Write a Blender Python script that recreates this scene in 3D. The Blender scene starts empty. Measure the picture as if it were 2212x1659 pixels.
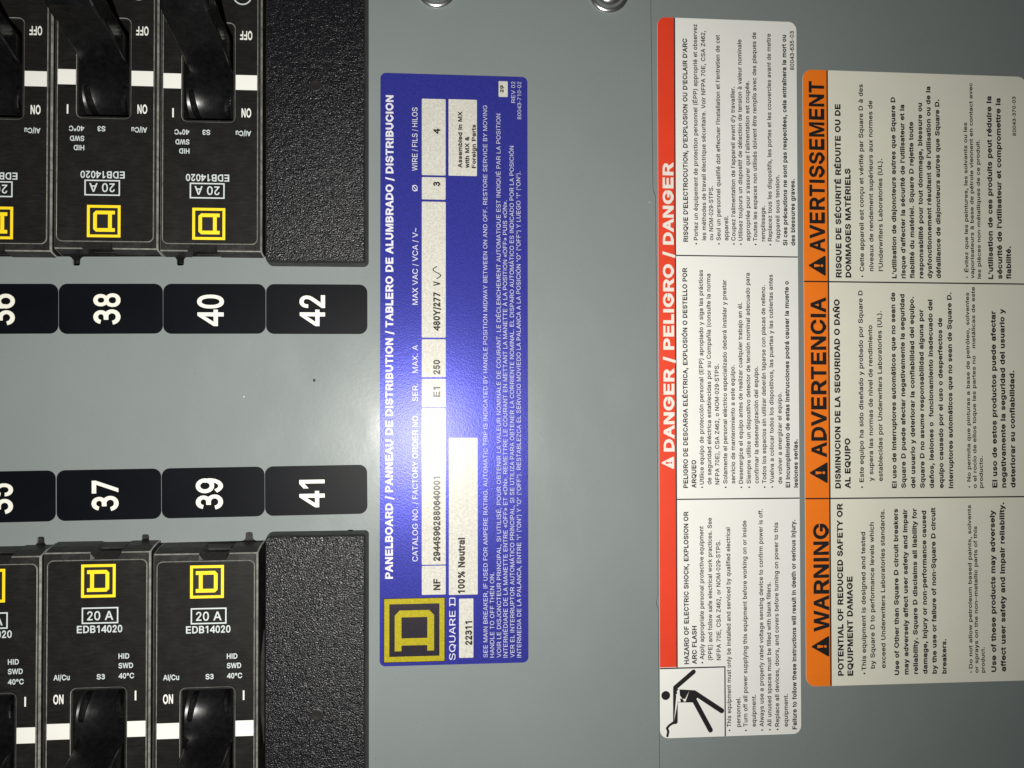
import bpy, bmesh, math, random
from mathutils import Vector
from mathutils.geometry import delaunay_2d_cdt

# ---------------------------------------------------------------- camera, world, lamp, exposure
scene = bpy.context.scene
MM = 0.001                                   # everything below is measured in millimetres

cam_data = bpy.data.cameras.new("camera")
cam_data.sensor_fit = 'HORIZONTAL'
cam_data.sensor_width = 36.0
cam_data.lens = 26.34
cam_data.clip_start = 0.005
cam_data.clip_end = 20.0
cam = bpy.data.objects.new("camera", cam_data)
scene.collection.objects.link(cam)
cam.location = (99.200 * MM, -22.384 * MM, 194.101 * MM)
cam.rotation_euler = (0.01695, -0.07300, -0.00318)
scene.camera = cam

world = bpy.data.worlds.new("World")
scene.world = world
world.use_nodes = True
wbg = world.node_tree.nodes["Background"]
wbg.inputs[0].default_value = (0.85, 0.92, 1.0, 1)
wbg.inputs[1].default_value = 0.022

# the phone's LED flash, a small lamp a little beside the lens
flash = bpy.data.lights.new("flash_lamp", 'SPOT')
flash.energy = 2.4
flash.color = (1.0, 0.98, 0.92)
flash.spot_size = math.radians(170)
flash.spot_blend = 1.0
flash.shadow_soft_size = 0.0026
flash_ob = bpy.data.objects.new("flash_lamp", flash)
scene.collection.objects.link(flash_ob)
flash_ob.location = (80 * MM, -43 * MM, 191 * MM)
flash_ob.rotation_euler = (Vector((55, -5, 0)) - Vector((80, -43, 191))).to_track_quat('-Z', 'Y').to_euler()

vs = scene.view_settings
vs.view_transform = 'Standard'
vs.look = 'None'
vs.exposure = 0.0
vs.gamma = 1.0
vs.use_curve_mapping = False

# ---------------------------------------------------------------- lettering: outlines of a plain grotesque, cap height 1
# per character: advance width, then each outline loop as x, y, x, y ... in thousandths of the cap height
GLYPH_DATA = {
    'A': (929, [(628, 391, 299, 391, 412, 729, 462, 898, 556, 595), (667, 279, 765, 0, 897, 0, 535, 1000, 390, 1000, 32, 0, 165, 0, 261, 279)]),
    'B': (929, [(587, 582, 485, 561, 254, 561, 254, 888, 489, 888, 576, 877, 637, 843, 672, 793, 684, 731, 678, 683, 658, 642, 627, 608), (843, 340, 820, 399, 784, 447, 740, 483, 691, 506, 641, 515, 641, 524, 726, 562, 788, 629, 805, 677, 811, 735, 802, 805, 776, 869, 732, 923, 670, 964, 589, 991, 491, 1000, 122, 1000, 122, 0, 502, 0, 613, 9, 702, 35, 768, 77, 815, 131, 842, 196, 851, 268), (711, 207, 672, 157, 602, 123, 499, 112, 254, 112, 254, 454, 505, 454, 569, 447, 622, 429, 665, 399, 697, 362, 717, 317, 724, 269)]),
    'C': (1006, [(932, 316, 805, 316, 768, 225, 704, 158, 622, 118, 527, 104, 440, 116, 363, 150, 297, 207, 247, 284, 215, 382, 204, 499, 214, 617, 246, 715, 296, 793, 362, 850, 440, 884, 527, 896, 622, 883, 704, 842, 768, 776, 805, 684, 932, 684, 913, 758, 883, 822, 842, 879, 793, 926, 735, 964, 671, 991, 527, 1013, 404, 998, 296, 951, 206, 875, 137, 773, 94, 647, 79, 499, 94, 352, 137, 226, 206, 125, 296, 49, 404, 2, 527, -13, 601, -8, 671, 9, 736, 37, 793, 75, 843, 122, 883, 178, 914, 243)]),
    'D': (1006, [(438, 0, 582, 15, 702, 60, 798, 134, 868, 233, 910, 357, 924, 502, 910, 646, 868, 769, 799, 868, 706, 940, 589, 985, 451, 1000, 120, 1000, 120, 0), (551, 876, 640, 842, 709, 785, 759, 709, 789, 614, 799, 502, 789, 389, 759, 293, 708, 216, 637, 159, 544, 124, 430, 112, 249, 112, 249, 888, 442, 888)]),
    'E': (929, [(277, 888, 827, 888, 827, 1000, 133, 1000, 133, 0, 833, 0, 833, 112, 277, 112, 277, 450, 789, 450, 789, 562, 277, 562)]),
    'F': (851, [(259, 888, 766, 888, 766, 1000, 125, 1000, 125, 0, 259, 0, 259, 435, 718, 435, 718, 547, 259, 547)]),
    'G': (1084, [(825, 242, 779, 183, 718, 140, 644, 113, 560, 104, 466, 116, 384, 150, 314, 207, 261, 285, 227, 382, 215, 499, 227, 617, 260, 715, 313, 793, 382, 850, 462, 884, 552, 896, 657, 881, 742, 839, 806, 773, 850, 685, 988, 685, 967, 755, 935, 819, 892, 875, 840, 923, 778, 961, 709, 990, 633, 1007, 552, 1013, 423, 998, 310, 951, 216, 875, 144, 773, 99, 647, 84, 499, 99, 353, 144, 227, 216, 125, 311, 49, 427, 2, 560, -13, 679, -1, 784, 37, 872, 98, 939, 178, 981, 278, 995, 393, 995, 503, 589, 503, 589, 391, 863, 391, 854, 315)]),
    'H': (1006, [(763, 568, 242, 568, 242, 1000, 117, 1000, 117, 0, 242, 0, 242, 456, 763, 456, 763, 0, 889, 0, 889, 1000, 763, 1000)]),
    'I': (387, [(130, 0, 257, 0, 257, 1000, 130, 1000)]),
    'J': (696, [(591, 286, 591, 1000, 478, 1000, 478, 286, 467, 205, 436, 146, 387, 110, 325, 98, 262, 110, 213, 146, 182, 205, 171, 286, 171, 340, 58, 340, 58, 286, 77, 159, 133, 64, 218, 6, 325, -13, 432, 6, 517, 64, 572, 159)]),
    'K': (929, [(248, 0, 248, 328, 394, 481, 741, 0, 893, 0, 483, 567, 892, 1000, 724, 1000, 347, 596, 247, 475, 248, 1000, 120, 1000, 120, 0)]),
    'L': (774, [(246, 1000, 118, 1000, 118, 0, 712, 0, 712, 112, 246, 112)]),
    'M': (1160, [(931, 0, 1049, 0, 1049, 1000, 880, 1000, 581, 142, 512, 368, 280, 1000, 111, 1000, 111, 0, 225, 0, 221, 856, 315, 572, 528, 0, 631, 0, 936, 860)]),
    'N': (1006, [(743, 0, 890, 0, 890, 1000, 766, 1000, 770, 213, 775, 149, 659, 359, 262, 1000, 115, 1000, 115, 0, 240, 0, 231, 845, 388, 570)]),
    'O': (1084, [(221, 618, 255, 716, 307, 794, 374, 850, 454, 885, 543, 896, 630, 885, 710, 851, 778, 795, 830, 717, 863, 618, 874, 499, 863, 382, 830, 283, 778, 205, 710, 149, 630, 115, 543, 104, 454, 115, 374, 150, 307, 206, 255, 283, 221, 382, 210, 499), (1002, 499, 987, 647, 942, 773, 872, 875, 779, 951, 668, 998, 543, 1013, 417, 998, 306, 951, 213, 875, 142, 773, 97, 647, 82, 499, 97, 352, 142, 226, 213, 125, 306, 49, 417, 2, 543, -13, 668, 2, 779, 49, 872, 125, 942, 226, 987, 352)]),
    'P': (929, [(561, 483, 486, 477, 260, 477, 260, 889, 485, 889, 561, 882, 620, 862, 665, 831, 696, 789, 714, 740, 720, 683, 714, 627, 696, 577, 665, 535, 621, 503), (492, 365, 604, 376, 695, 407, 765, 457, 814, 522, 844, 598, 854, 683, 844, 769, 814, 845, 765, 909, 695, 958, 604, 990, 492, 1000, 126, 1000, 126, 0, 260, 0, 260, 365)]),
    'Q': (1084, [(778, 795, 830, 717, 863, 618, 874, 499, 863, 382, 830, 283, 778, 205, 743, 177, 635, 313, 498, 313, 647, 123, 630, 115, 543, 104, 454, 115, 374, 150, 307, 206, 255, 283, 221, 382, 210, 499, 221, 618, 255, 716, 307, 794, 374, 850, 454, 885, 543, 896, 630, 885, 710, 851), (306, 951, 213, 875, 142, 773, 97, 647, 82, 499, 97, 352, 142, 226, 213, 125, 306, 49, 417, 2, 543, -13, 668, 2, 723, 25, 814, -94, 952, -94, 817, 80, 872, 125, 942, 226, 987, 352, 1002, 499, 987, 647, 942, 773, 872, 875, 779, 951, 668, 998, 543, 1013, 417, 998)]),
    'R': (1006, [(603, 507, 523, 501, 279, 501, 279, 889, 521, 889, 603, 882, 666, 864, 714, 835, 747, 796, 767, 748, 773, 692, 767, 638, 747, 591, 714, 553, 667, 524), (906, 607, 917, 692, 906, 777, 874, 851, 821, 913, 746, 960, 649, 990, 528, 1000, 135, 1000, 135, 0, 279, 0, 279, 389, 552, 390, 791, 0, 958, 0, 701, 414, 746, 427, 821, 473, 874, 534)]),
    'S': (929, [(679, 810, 702, 743, 834, 743, 820, 817, 784, 882, 730, 937, 658, 978, 571, 1005, 472, 1013, 374, 1005, 286, 979, 212, 937, 156, 880, 120, 811, 108, 732, 126, 641, 179, 569, 266, 512, 382, 470, 615, 402, 691, 352, 712, 317, 719, 274, 710, 224, 685, 180, 646, 145, 595, 119, 534, 102, 465, 97, 346, 115, 296, 139, 257, 172, 230, 216, 217, 269, 79, 269, 96, 188, 133, 118, 190, 61, 265, 18, 358, -9, 465, -17, 578, -8, 673, 21, 748, 66, 804, 125, 838, 195, 849, 272, 842, 336, 821, 388, 746, 467, 648, 518, 352, 606, 272, 656, 248, 692, 239, 738, 247, 783, 268, 822, 302, 855, 348, 880, 404, 896, 468, 901, 556, 891, 629, 860)]),
    'T': (851, [(60, 888, 365, 888, 365, 0, 487, 0, 487, 888, 791, 888, 791, 1000, 60, 1000)]),
    'U': (1006, [(694, 172, 643, 133, 579, 109, 503, 101, 428, 109, 364, 133, 312, 172, 274, 222, 250, 282, 242, 350, 242, 1000, 117, 1000, 117, 340, 129, 243, 165, 157, 222, 85, 299, 30, 394, -5, 503, -16, 612, -5, 706, 30, 783, 85, 841, 157, 877, 243, 889, 340, 889, 1000, 763, 1000, 763, 350, 755, 282, 732, 222)]),
    'V': (929, [(467, 103, 372, 405, 163, 1000, 32, 1000, 395, 0, 538, 0, 897, 1000, 764, 1000, 517, 271)]),
    'W': (1315, [(727, 1000, 587, 1000, 370, 118, 313, 385, 158, 1000, 31, 1000, 297, 0, 442, 0, 642, 776, 657, 861, 704, 635, 872, 0, 1016, 0, 1283, 1000, 1156, 1000, 944, 122)]),
    'X': (929, [(748, 0, 893, 0, 539, 517, 874, 1000, 732, 1000, 494, 646, 466, 594, 348, 787, 204, 1000, 58, 1000, 393, 512, 35, 0, 179, 0, 441, 386, 465, 429, 572, 254)]),
    'Y': (929, [(180, 1000, 32, 1000, 401, 409, 401, 0, 528, 0, 528, 409, 896, 1000, 750, 1000, 494, 576, 466, 511, 438, 574)]),
    'Z': (851, [(776, 112, 222, 108, 327, 253, 770, 907, 770, 1000, 78, 1000, 78, 888, 629, 892, 531, 757, 81, 91, 81, 0, 776, 0)]),
    'a': (774, [(428, 2, 501, 48, 542, 102, 550, 102, 550, 0, 670, 0, 670, 494, 663, 570, 641, 629, 609, 675, 569, 708, 476, 746, 386, 756, 265, 738, 208, 715, 156, 680, 113, 633, 82, 572, 199, 538, 234, 591, 297, 634, 389, 650, 477, 633, 530, 583, 548, 501, 543, 477, 528, 462, 465, 446, 249, 414, 154, 380, 116, 352, 86, 316, 67, 270, 60, 212, 69, 144, 95, 88, 135, 42, 188, 10, 250, -10, 318, -17), (516, 358, 548, 373, 548, 271, 542, 226, 524, 183, 494, 145, 453, 115, 402, 96, 339, 89, 258, 103, 203, 142, 183, 206, 188, 245, 206, 274, 267, 312)]),
    'b': (774, [(294, 614, 343, 640, 402, 648, 461, 639, 511, 612, 549, 569, 577, 513, 593, 447, 599, 373, 593, 297, 576, 229, 549, 172, 510, 129, 461, 101, 402, 92, 344, 101, 295, 128, 256, 170, 228, 226, 211, 294, 206, 373, 211, 450, 228, 517, 256, 572), (630, 652, 571, 709, 500, 744, 418, 756, 359, 750, 313, 733, 251, 680, 216, 627, 207, 627, 207, 1000, 96, 1000, 96, 0, 204, 0, 204, 115, 216, 115, 251, 61, 315, 7, 361, -10, 419, -16, 500, -4, 572, 31, 631, 89, 675, 166, 703, 261, 712, 371, 703, 481, 675, 575)]),
    'c': (696, [(459, -1, 539, 42, 600, 110, 639, 201, 535, 230, 513, 174, 476, 130, 427, 101, 365, 91, 304, 101, 255, 130, 218, 174, 191, 231, 175, 297, 169, 368, 175, 441, 191, 508, 218, 565, 255, 610, 304, 639, 365, 648, 426, 639, 475, 611, 511, 569, 533, 515, 636, 544, 598, 633, 537, 700, 458, 741, 365, 756, 279, 744, 206, 707, 144, 649, 99, 572, 70, 478, 60, 368, 70, 261, 99, 167, 144, 90, 206, 32, 279, -4, 365, -16)]),
    'd': (774, [(264, 612, 313, 639, 373, 648, 432, 640, 481, 614, 519, 572, 547, 517, 563, 450, 569, 373, 563, 294, 546, 226, 519, 170, 480, 128, 431, 101, 373, 92, 314, 101, 265, 129, 226, 172, 198, 229, 181, 297, 176, 373, 181, 447, 198, 513, 225, 569), (567, 1000, 567, 627, 559, 627, 524, 680, 462, 733, 415, 750, 357, 756, 275, 744, 204, 709, 145, 652, 100, 575, 72, 481, 62, 371, 72, 261, 100, 166, 144, 89, 203, 31, 275, -4, 356, -16, 414, -10, 460, 7, 524, 61, 559, 115, 571, 115, 571, 0, 678, 0, 678, 1000)]),
    'e': (774, [(290, 121, 245, 158, 212, 209, 191, 273, 185, 333, 712, 333, 705, 475, 685, 554, 653, 619, 612, 670, 563, 709, 510, 735, 393, 756, 301, 743, 221, 706, 155, 648, 106, 569, 76, 475, 65, 367, 76, 260, 107, 167, 157, 90, 224, 32, 308, -4, 406, -16, 478, -10, 542, 9, 597, 38, 642, 77, 677, 124, 700, 178, 586, 207, 547, 143, 486, 104, 407, 91, 344, 98), (571, 528, 588, 467, 591, 434, 186, 434, 190, 474, 209, 530, 239, 578, 280, 616, 332, 641, 393, 649, 454, 641, 503, 617, 542, 579)]),
    'f': (387, [(221, 870, 236, 904, 261, 925, 297, 932, 347, 921, 370, 1024, 339, 1036, 286, 1042, 206, 1020, 172, 993, 146, 955, 129, 907, 123, 746, 10, 746, 10, 643, 123, 643, 123, 0, 216, 0, 216, 643, 348, 643, 348, 746, 216, 746)]),
    'g': (774, [(591, -230, 638, -177, 668, -106, 679, -17, 679, 746, 570, 746, 570, 627, 560, 627, 525, 680, 462, 733, 416, 750, 357, 756, 276, 744, 205, 709, 145, 652, 100, 577, 72, 484, 62, 376, 72, 268, 100, 177, 146, 105, 205, 52, 276, 20, 355, 9, 414, 15, 460, 31, 522, 82, 558, 134, 567, 134, 567, -11, 554, -92, 514, -148, 453, -180, 377, -191, 281, -174, 221, -130, 185, -80, 92, -136, 150, -216, 244, -274, 305, -291, 377, -296, 457, -289, 529, -267), (547, 519, 563, 454, 569, 379, 563, 302, 546, 238, 518, 186, 480, 148, 432, 124, 373, 116, 314, 124, 265, 149, 226, 189, 198, 241, 181, 305, 175, 379, 181, 451, 198, 516, 226, 570, 264, 612, 314, 639, 373, 648, 432, 640, 481, 614, 519, 573)]),
    'h': (774, [(559, 0, 674, 0, 674, 473, 667, 560, 643, 631, 606, 685, 557, 725, 498, 748, 429, 756, 353, 745, 287, 712, 233, 653, 215, 612, 215, 1000, 99, 1000, 99, 0, 215, 0, 215, 446, 221, 506, 239, 556, 267, 595, 304, 624, 347, 641, 397, 647, 464, 635, 516, 598, 548, 540, 559, 462)]),
    'i': (309, [(92, 0, 217, 0, 217, 735, 92, 735), (92, 1000, 92, 870, 217, 870, 217, 1000)]),
    'j': (309, [(99, 894, 125, 876, 155, 870, 185, 876, 211, 894, 228, 919, 234, 950, 228, 981, 211, 1006, 185, 1024, 155, 1029, 125, 1024, 99, 1006, 82, 981, 76, 950, 82, 919), (92, -106, 75, -141, 46, -163, -18, -170, -18, -281, 69, -274, 120, -254, 160, -222, 189, -178, 206, -123, 211, -59, 211, 746, 98, 746, 98, -57)]),
    'k': (696, [(659, 746, 520, 746, 220, 416, 208, 416, 208, 1000, 96, 1000, 96, 0, 208, 0, 208, 275, 282, 349, 538, 0, 681, 0, 367, 426)]),
    'l': (309, [(92, 0, 217, 0, 217, 1010, 92, 1010)]),
    'm': (1160, [(379, 650, 436, 640, 481, 611, 512, 567, 522, 511, 522, 0, 638, 0, 638, 486, 657, 570, 712, 628, 751, 644, 796, 650, 851, 641, 899, 615, 932, 568, 943, 499, 943, 0, 1059, 0, 1059, 501, 1052, 581, 1029, 646, 992, 695, 946, 731, 891, 752, 831, 759, 724, 737, 641, 674, 613, 631, 603, 603, 588, 652, 547, 709, 489, 747, 417, 759, 327, 739, 252, 680, 224, 635, 214, 606, 213, 746, 100, 746, 100, 0, 216, 0, 216, 468, 222, 523, 239, 569, 266, 604, 300, 629)]),
    'n': (774, [(559, 0, 675, 0, 675, 473, 667, 560, 644, 631, 607, 685, 558, 725, 498, 748, 430, 756, 354, 745, 287, 712, 233, 653, 212, 605, 211, 746, 99, 746, 99, 0, 215, 0, 215, 446, 221, 506, 239, 556, 267, 595, 304, 624, 348, 641, 397, 647, 464, 635, 516, 598, 549, 540, 559, 462)]),
    'o': (774, [(185, 441, 202, 508, 231, 565, 271, 610, 323, 639, 386, 648, 452, 639, 504, 610, 544, 565, 573, 507, 590, 441, 595, 368, 590, 297, 573, 231, 544, 174, 504, 130, 452, 101, 386, 91, 323, 101, 271, 130, 231, 174, 202, 231, 185, 297, 180, 368), (711, 368, 701, 478, 670, 572, 622, 649, 557, 707, 478, 744, 386, 756, 296, 744, 218, 707, 153, 649, 104, 572, 74, 478, 64, 368, 74, 261, 104, 167, 153, 90, 218, 32, 296, -4, 386, -16, 478, -4, 557, 32, 622, 90, 670, 167, 701, 261)]),
    'p': (774, [(294, 614, 343, 640, 402, 648, 461, 639, 511, 612, 549, 569, 577, 513, 593, 447, 599, 373, 593, 297, 576, 229, 549, 172, 510, 129, 461, 101, 402, 92, 344, 101, 295, 128, 256, 170, 228, 226, 211, 294, 206, 373, 211, 450, 228, 517, 256, 572), (572, 31, 631, 89, 675, 166, 703, 261, 712, 371, 703, 481, 675, 575, 630, 652, 571, 709, 500, 744, 418, 756, 359, 750, 313, 733, 250, 680, 216, 627, 204, 627, 204, 746, 96, 746, 96, -281, 207, -281, 207, 115, 216, 115, 252, 61, 315, 7, 361, -10, 419, -16, 500, -4)]),
    'q': (774, [(264, 612, 313, 639, 373, 648, 432, 640, 481, 614, 519, 572, 547, 517, 563, 450, 569, 373, 563, 294, 546, 226, 519, 170, 480, 128, 431, 101, 373, 92, 314, 101, 265, 129, 226, 172, 198, 229, 181, 297, 176, 373, 181, 447, 198, 513, 225, 569), (275, 744, 204, 709, 145, 652, 100, 575, 72, 481, 62, 371, 72, 261, 100, 166, 144, 89, 203, 31, 275, -4, 356, -16, 414, -10, 460, 7, 523, 61, 559, 115, 567, 115, 567, -281, 678, -281, 678, 746, 571, 746, 571, 627, 559, 627, 524, 680, 462, 733, 415, 750, 357, 756)]),
    'r': (464, [(209, 515, 225, 557, 251, 592, 285, 618, 325, 635, 370, 640, 436, 634, 436, 754, 381, 756, 324, 748, 273, 722, 233, 682, 207, 631, 200, 631, 200, 746, 94, 746, 94, 0, 203, 0, 203, 466)]),
    's': (696, [(298, 646, 358, 654, 419, 645, 463, 620, 493, 585, 511, 545, 618, 570, 570, 667, 532, 704, 484, 732, 426, 750, 357, 756, 284, 749, 220, 728, 165, 695, 124, 652, 98, 599, 89, 538, 101, 467, 138, 409, 199, 365, 285, 334, 451, 289, 485, 267, 505, 238, 511, 202, 500, 159, 467, 122, 414, 98, 346, 89, 286, 97, 237, 119, 201, 156, 179, 209, 68, 185, 86, 125, 118, 75, 161, 35, 214, 7, 276, -10, 347, -16, 426, -9, 496, 13, 553, 47, 596, 93, 623, 147, 632, 209, 620, 280, 584, 337, 524, 381, 438, 411, 328, 438, 236, 478, 214, 508, 207, 545, 218, 588, 250, 623)]),
    't': (387, [(215, 746, 215, 926, 111, 926, 111, 746, 11, 746, 11, 643, 111, 643, 111, 183, 122, 102, 157, 42, 212, 5, 287, -8, 363, 3, 344, 105, 290, 98, 255, 104, 232, 121, 219, 150, 215, 643, 347, 643, 347, 746)]),
    'u': (774, [(553, 240, 535, 190, 507, 151, 470, 122, 427, 104, 378, 99, 310, 111, 259, 147, 226, 206, 215, 283, 215, 746, 99, 746, 99, 273, 107, 186, 130, 115, 168, 60, 217, 21, 276, -2, 344, -10, 420, 1, 486, 33, 540, 92, 563, 142, 563, 0, 674, 0, 674, 746, 559, 746, 559, 300)]),
    'v': (696, [(349, 116, 296, 305, 151, 746, 31, 746, 291, 0, 405, 0, 665, 746, 546, 746, 401, 305)]),
    'w': (1006, [(966, 746, 851, 746, 732, 266, 704, 129, 641, 420, 561, 746, 447, 746, 329, 265, 301, 126, 237, 420, 154, 746, 40, 746, 244, 0, 352, 0, 503, 607, 653, 0, 762, 0)]),
    'x': (696, [(527, 0, 658, 0, 412, 377, 647, 746, 518, 746, 351, 458, 184, 746, 53, 746, 285, 382, 38, 0, 168, 0, 348, 304)]),
    'y': (696, [(316, -210, 365, -114, 665, 746, 546, 746, 401, 305, 348, 116, 296, 305, 151, 746, 31, 746, 291, -3, 269, -70, 233, -145, 186, -175, 110, -168, 85, -272, 164, -285, 249, -267)]),
    'z': (696, [(88, 635, 465, 635, 76, 90, 76, 0, 620, 0, 620, 111, 231, 111, 231, 118, 609, 650, 609, 746, 88, 746)]),
    '0': (774, [(193, 618, 210, 718, 239, 797, 279, 855, 328, 891, 387, 903, 446, 891, 496, 855, 535, 797, 564, 718, 582, 618, 588, 499, 582, 382, 564, 282, 535, 203, 496, 145, 446, 109, 387, 97, 328, 109, 279, 145, 239, 203, 210, 282, 193, 382, 187, 499), (693, 499, 684, 649, 657, 776, 612, 878, 552, 952, 477, 998, 387, 1013, 298, 998, 223, 952, 163, 878, 118, 776, 91, 649, 82, 499, 91, 349, 118, 223, 162, 121, 222, 47, 298, 2, 387, -13, 477, 2, 553, 47, 613, 121, 657, 223, 684, 349)]),
    '1': (774, [(513, 1000, 369, 1000, 160, 839, 160, 703, 395, 881, 395, 0, 513, 0)]),
    '2': (774, [(121, 796, 112, 711, 217, 711, 222, 766, 237, 813, 262, 851, 294, 879, 335, 897, 382, 903, 467, 883, 500, 857, 526, 823, 542, 780, 547, 730, 531, 642, 482, 555, 109, 93, 109, 0, 665, 0, 665, 111, 261, 111, 261, 119, 456, 353, 574, 508, 634, 625, 651, 732, 643, 808, 617, 875, 577, 932, 523, 976, 458, 1004, 385, 1013, 310, 1004, 245, 975, 189, 930, 147, 869)]),
    '3': (774, [(450, 122, 391, 110, 330, 114, 273, 133, 224, 164, 188, 207, 167, 257, 47, 231, 80, 149, 138, 78, 214, 26, 304, -5, 399, -11, 493, 8, 577, 50, 644, 112, 690, 190, 709, 276, 702, 363, 667, 445, 609, 515, 569, 541, 632, 610, 663, 682, 669, 759, 652, 835, 612, 903, 553, 957, 479, 995, 397, 1011, 312, 1006, 233, 979, 166, 933, 116, 871, 86, 798, 206, 773, 223, 812, 252, 846, 292, 872, 338, 887, 388, 890, 436, 881, 479, 860, 514, 830, 538, 793, 548, 751, 544, 709, 526, 670, 496, 636, 456, 611, 411, 597, 346, 601, 270, 595, 270, 475, 417, 476, 475, 459, 524, 427, 561, 385, 583, 336, 588, 283, 575, 232, 546, 185, 503, 147)]),
    '4': (774, [(500, 0, 630, 0, 630, 235, 765, 235, 765, 345, 630, 345, 630, 1000, 525, 1000, 30, 360, 30, 235, 500, 235), (500, 345, 140, 345, 500, 800)]),
    '5': (774, [(663, 390, 647, 454, 623, 511, 590, 561, 549, 601, 502, 631, 449, 649, 392, 656, 303, 639, 229, 593, 257, 889, 626, 889, 626, 1000, 164, 1000, 115, 497, 219, 483, 286, 528, 372, 544, 424, 537, 470, 515, 507, 480, 536, 435, 554, 380, 560, 319, 554, 259, 537, 205, 509, 160, 472, 127, 428, 105, 378, 98, 296, 119, 236, 175, 217, 213, 209, 256, 102, 256, 113, 183, 142, 118, 184, 63, 239, 22, 305, -5, 378, -13, 458, -3, 527, 30, 586, 81, 631, 149, 659, 229, 668, 321)]),
    '6': (774, [(523, 848, 563, 802, 596, 743, 695, 815, 644, 892, 582, 951, 514, 992, 442, 1011, 368, 1007, 296, 982, 230, 937, 171, 872, 123, 791, 88, 698, 66, 596, 60, 490, 70, 383, 60, 322, 76, 218, 124, 124, 198, 49, 291, 1, 395, -15, 499, 1, 592, 49, 666, 124, 714, 218, 730, 322, 714, 426, 666, 520, 592, 595, 499, 643, 395, 659, 291, 643, 192, 588, 203, 653, 226, 725, 257, 787, 295, 837, 338, 872, 384, 891, 432, 894, 479, 879), (595, 392, 605, 322, 595, 252, 565, 190, 518, 140, 460, 108, 395, 97, 330, 108, 272, 140, 225, 190, 195, 252, 185, 324, 207, 333, 195, 392, 225, 454, 272, 504, 330, 536, 395, 547, 460, 536, 518, 504, 565, 454)]),
    '7': (774, [(166, 0, 282, 0, 668, 882, 668, 1000, 106, 1000, 106, 889, 553, 889)]),
    '8': (774, [(129, 820, 120, 748, 130, 672, 158, 605, 203, 554, 261, 525, 214, 503, 173, 474, 138, 433, 111, 384, 94, 327, 89, 266, 98, 189, 127, 121, 172, 65, 232, 22, 304, -5, 387, -13, 469, -5, 541, 22, 601, 65, 647, 121, 675, 189, 685, 266, 679, 327, 662, 384, 635, 433, 600, 474, 559, 503, 513, 520, 570, 554, 614, 605, 643, 672, 652, 748, 644, 820, 618, 884, 577, 938, 523, 979, 459, 1005, 387, 1013, 314, 1005, 249, 979, 196, 938, 155, 884), (502, 859, 526, 826, 541, 785, 546, 738, 540, 691, 525, 650, 500, 616, 469, 590, 387, 569, 304, 590, 271, 616, 247, 650, 232, 691, 227, 738, 232, 785, 247, 826, 271, 859, 303, 884, 387, 904, 470, 884), (575, 272, 570, 223, 552, 180, 524, 145, 487, 119, 441, 102, 387, 97, 332, 102, 286, 119, 248, 145, 220, 180, 203, 223, 197, 272, 203, 325, 222, 371, 251, 409, 289, 438, 335, 456, 387, 462, 438, 456, 484, 438, 522, 409, 551, 371, 569, 325)]),
    '9': (774, [(251, 152, 211, 198, 178, 257, 79, 185, 130, 108, 192, 49, 260, 8, 332, -11, 406, -7, 478, 18, 544, 63, 603, 128, 651, 209, 686, 302, 708, 404, 714, 510, 704, 617, 714, 678, 698, 782, 650, 876, 576, 951, 483, 999, 379, 1015, 275, 999, 182, 951, 108, 876, 60, 782, 44, 678, 60, 574, 108, 480, 182, 405, 275, 357, 379, 341, 483, 357, 582, 412, 571, 347, 548, 275, 517, 213, 479, 163, 436, 128, 390, 109, 342, 106, 295, 121), (179, 608, 169, 678, 179, 748, 209, 810, 256, 860, 314, 892, 379, 903, 444, 892, 502, 860, 549, 810, 579, 748, 589, 676, 567, 667, 579, 608, 549, 546, 502, 496, 444, 464, 379, 453, 314, 464, 256, 496, 209, 546)]),
    '.': (387, [(102, 81, 109, 46, 130, 17, 160, -2, 197, -9, 233, -2, 263, 17, 284, 46, 291, 81, 284, 115, 263, 144, 233, 164, 197, 170, 160, 164, 130, 144, 109, 115)]),
    ',': (387, [(282, 140, 139, 140, 78, -235, 174, -235)]),
    '/': (387, [(22, -150, 110, -150, 365, 1047, 277, 1047)]),
    '(': (464, [(401, 1060, 300, 1060, 223, 867, 171, 636, 151, 406, 161, 258, 189, 107, 236, -42, 300, -189, 401, -189, 319, 32, 272, 225, 257, 406, 274, 616, 324, 842)]),
    ')': (464, [(190, 616, 207, 406, 192, 229, 146, 35, 63, -189, 164, -189, 228, -44, 274, 105, 303, 256, 312, 406, 293, 636, 241, 867, 164, 1060, 63, 1060, 140, 842)]),
    '-': (464, [(117, 369, 345, 369, 345, 481, 117, 481)]),
    '–': (774, [(0, 369, 774, 369, 774, 481, 0, 481)]),
    "'": (266, [(175, 1000, 91, 1000, 100, 624, 166, 624)]),
    '"': (494, [(209, 1000, 108, 1000, 120, 624, 198, 624), (386, 1000, 285, 1000, 297, 624, 375, 624)]),
    '«': (774, [(202, 411, 458, 726, 324, 726, 63, 411, 324, 97, 458, 97), (725, 726, 590, 726, 330, 411, 590, 97, 725, 97, 468, 411)]),
    '»': (774, [(445, 411, 184, 726, 50, 726, 306, 411, 50, 97, 184, 97), (451, 726, 317, 726, 573, 411, 317, 97, 451, 97, 712, 411)]),
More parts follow.
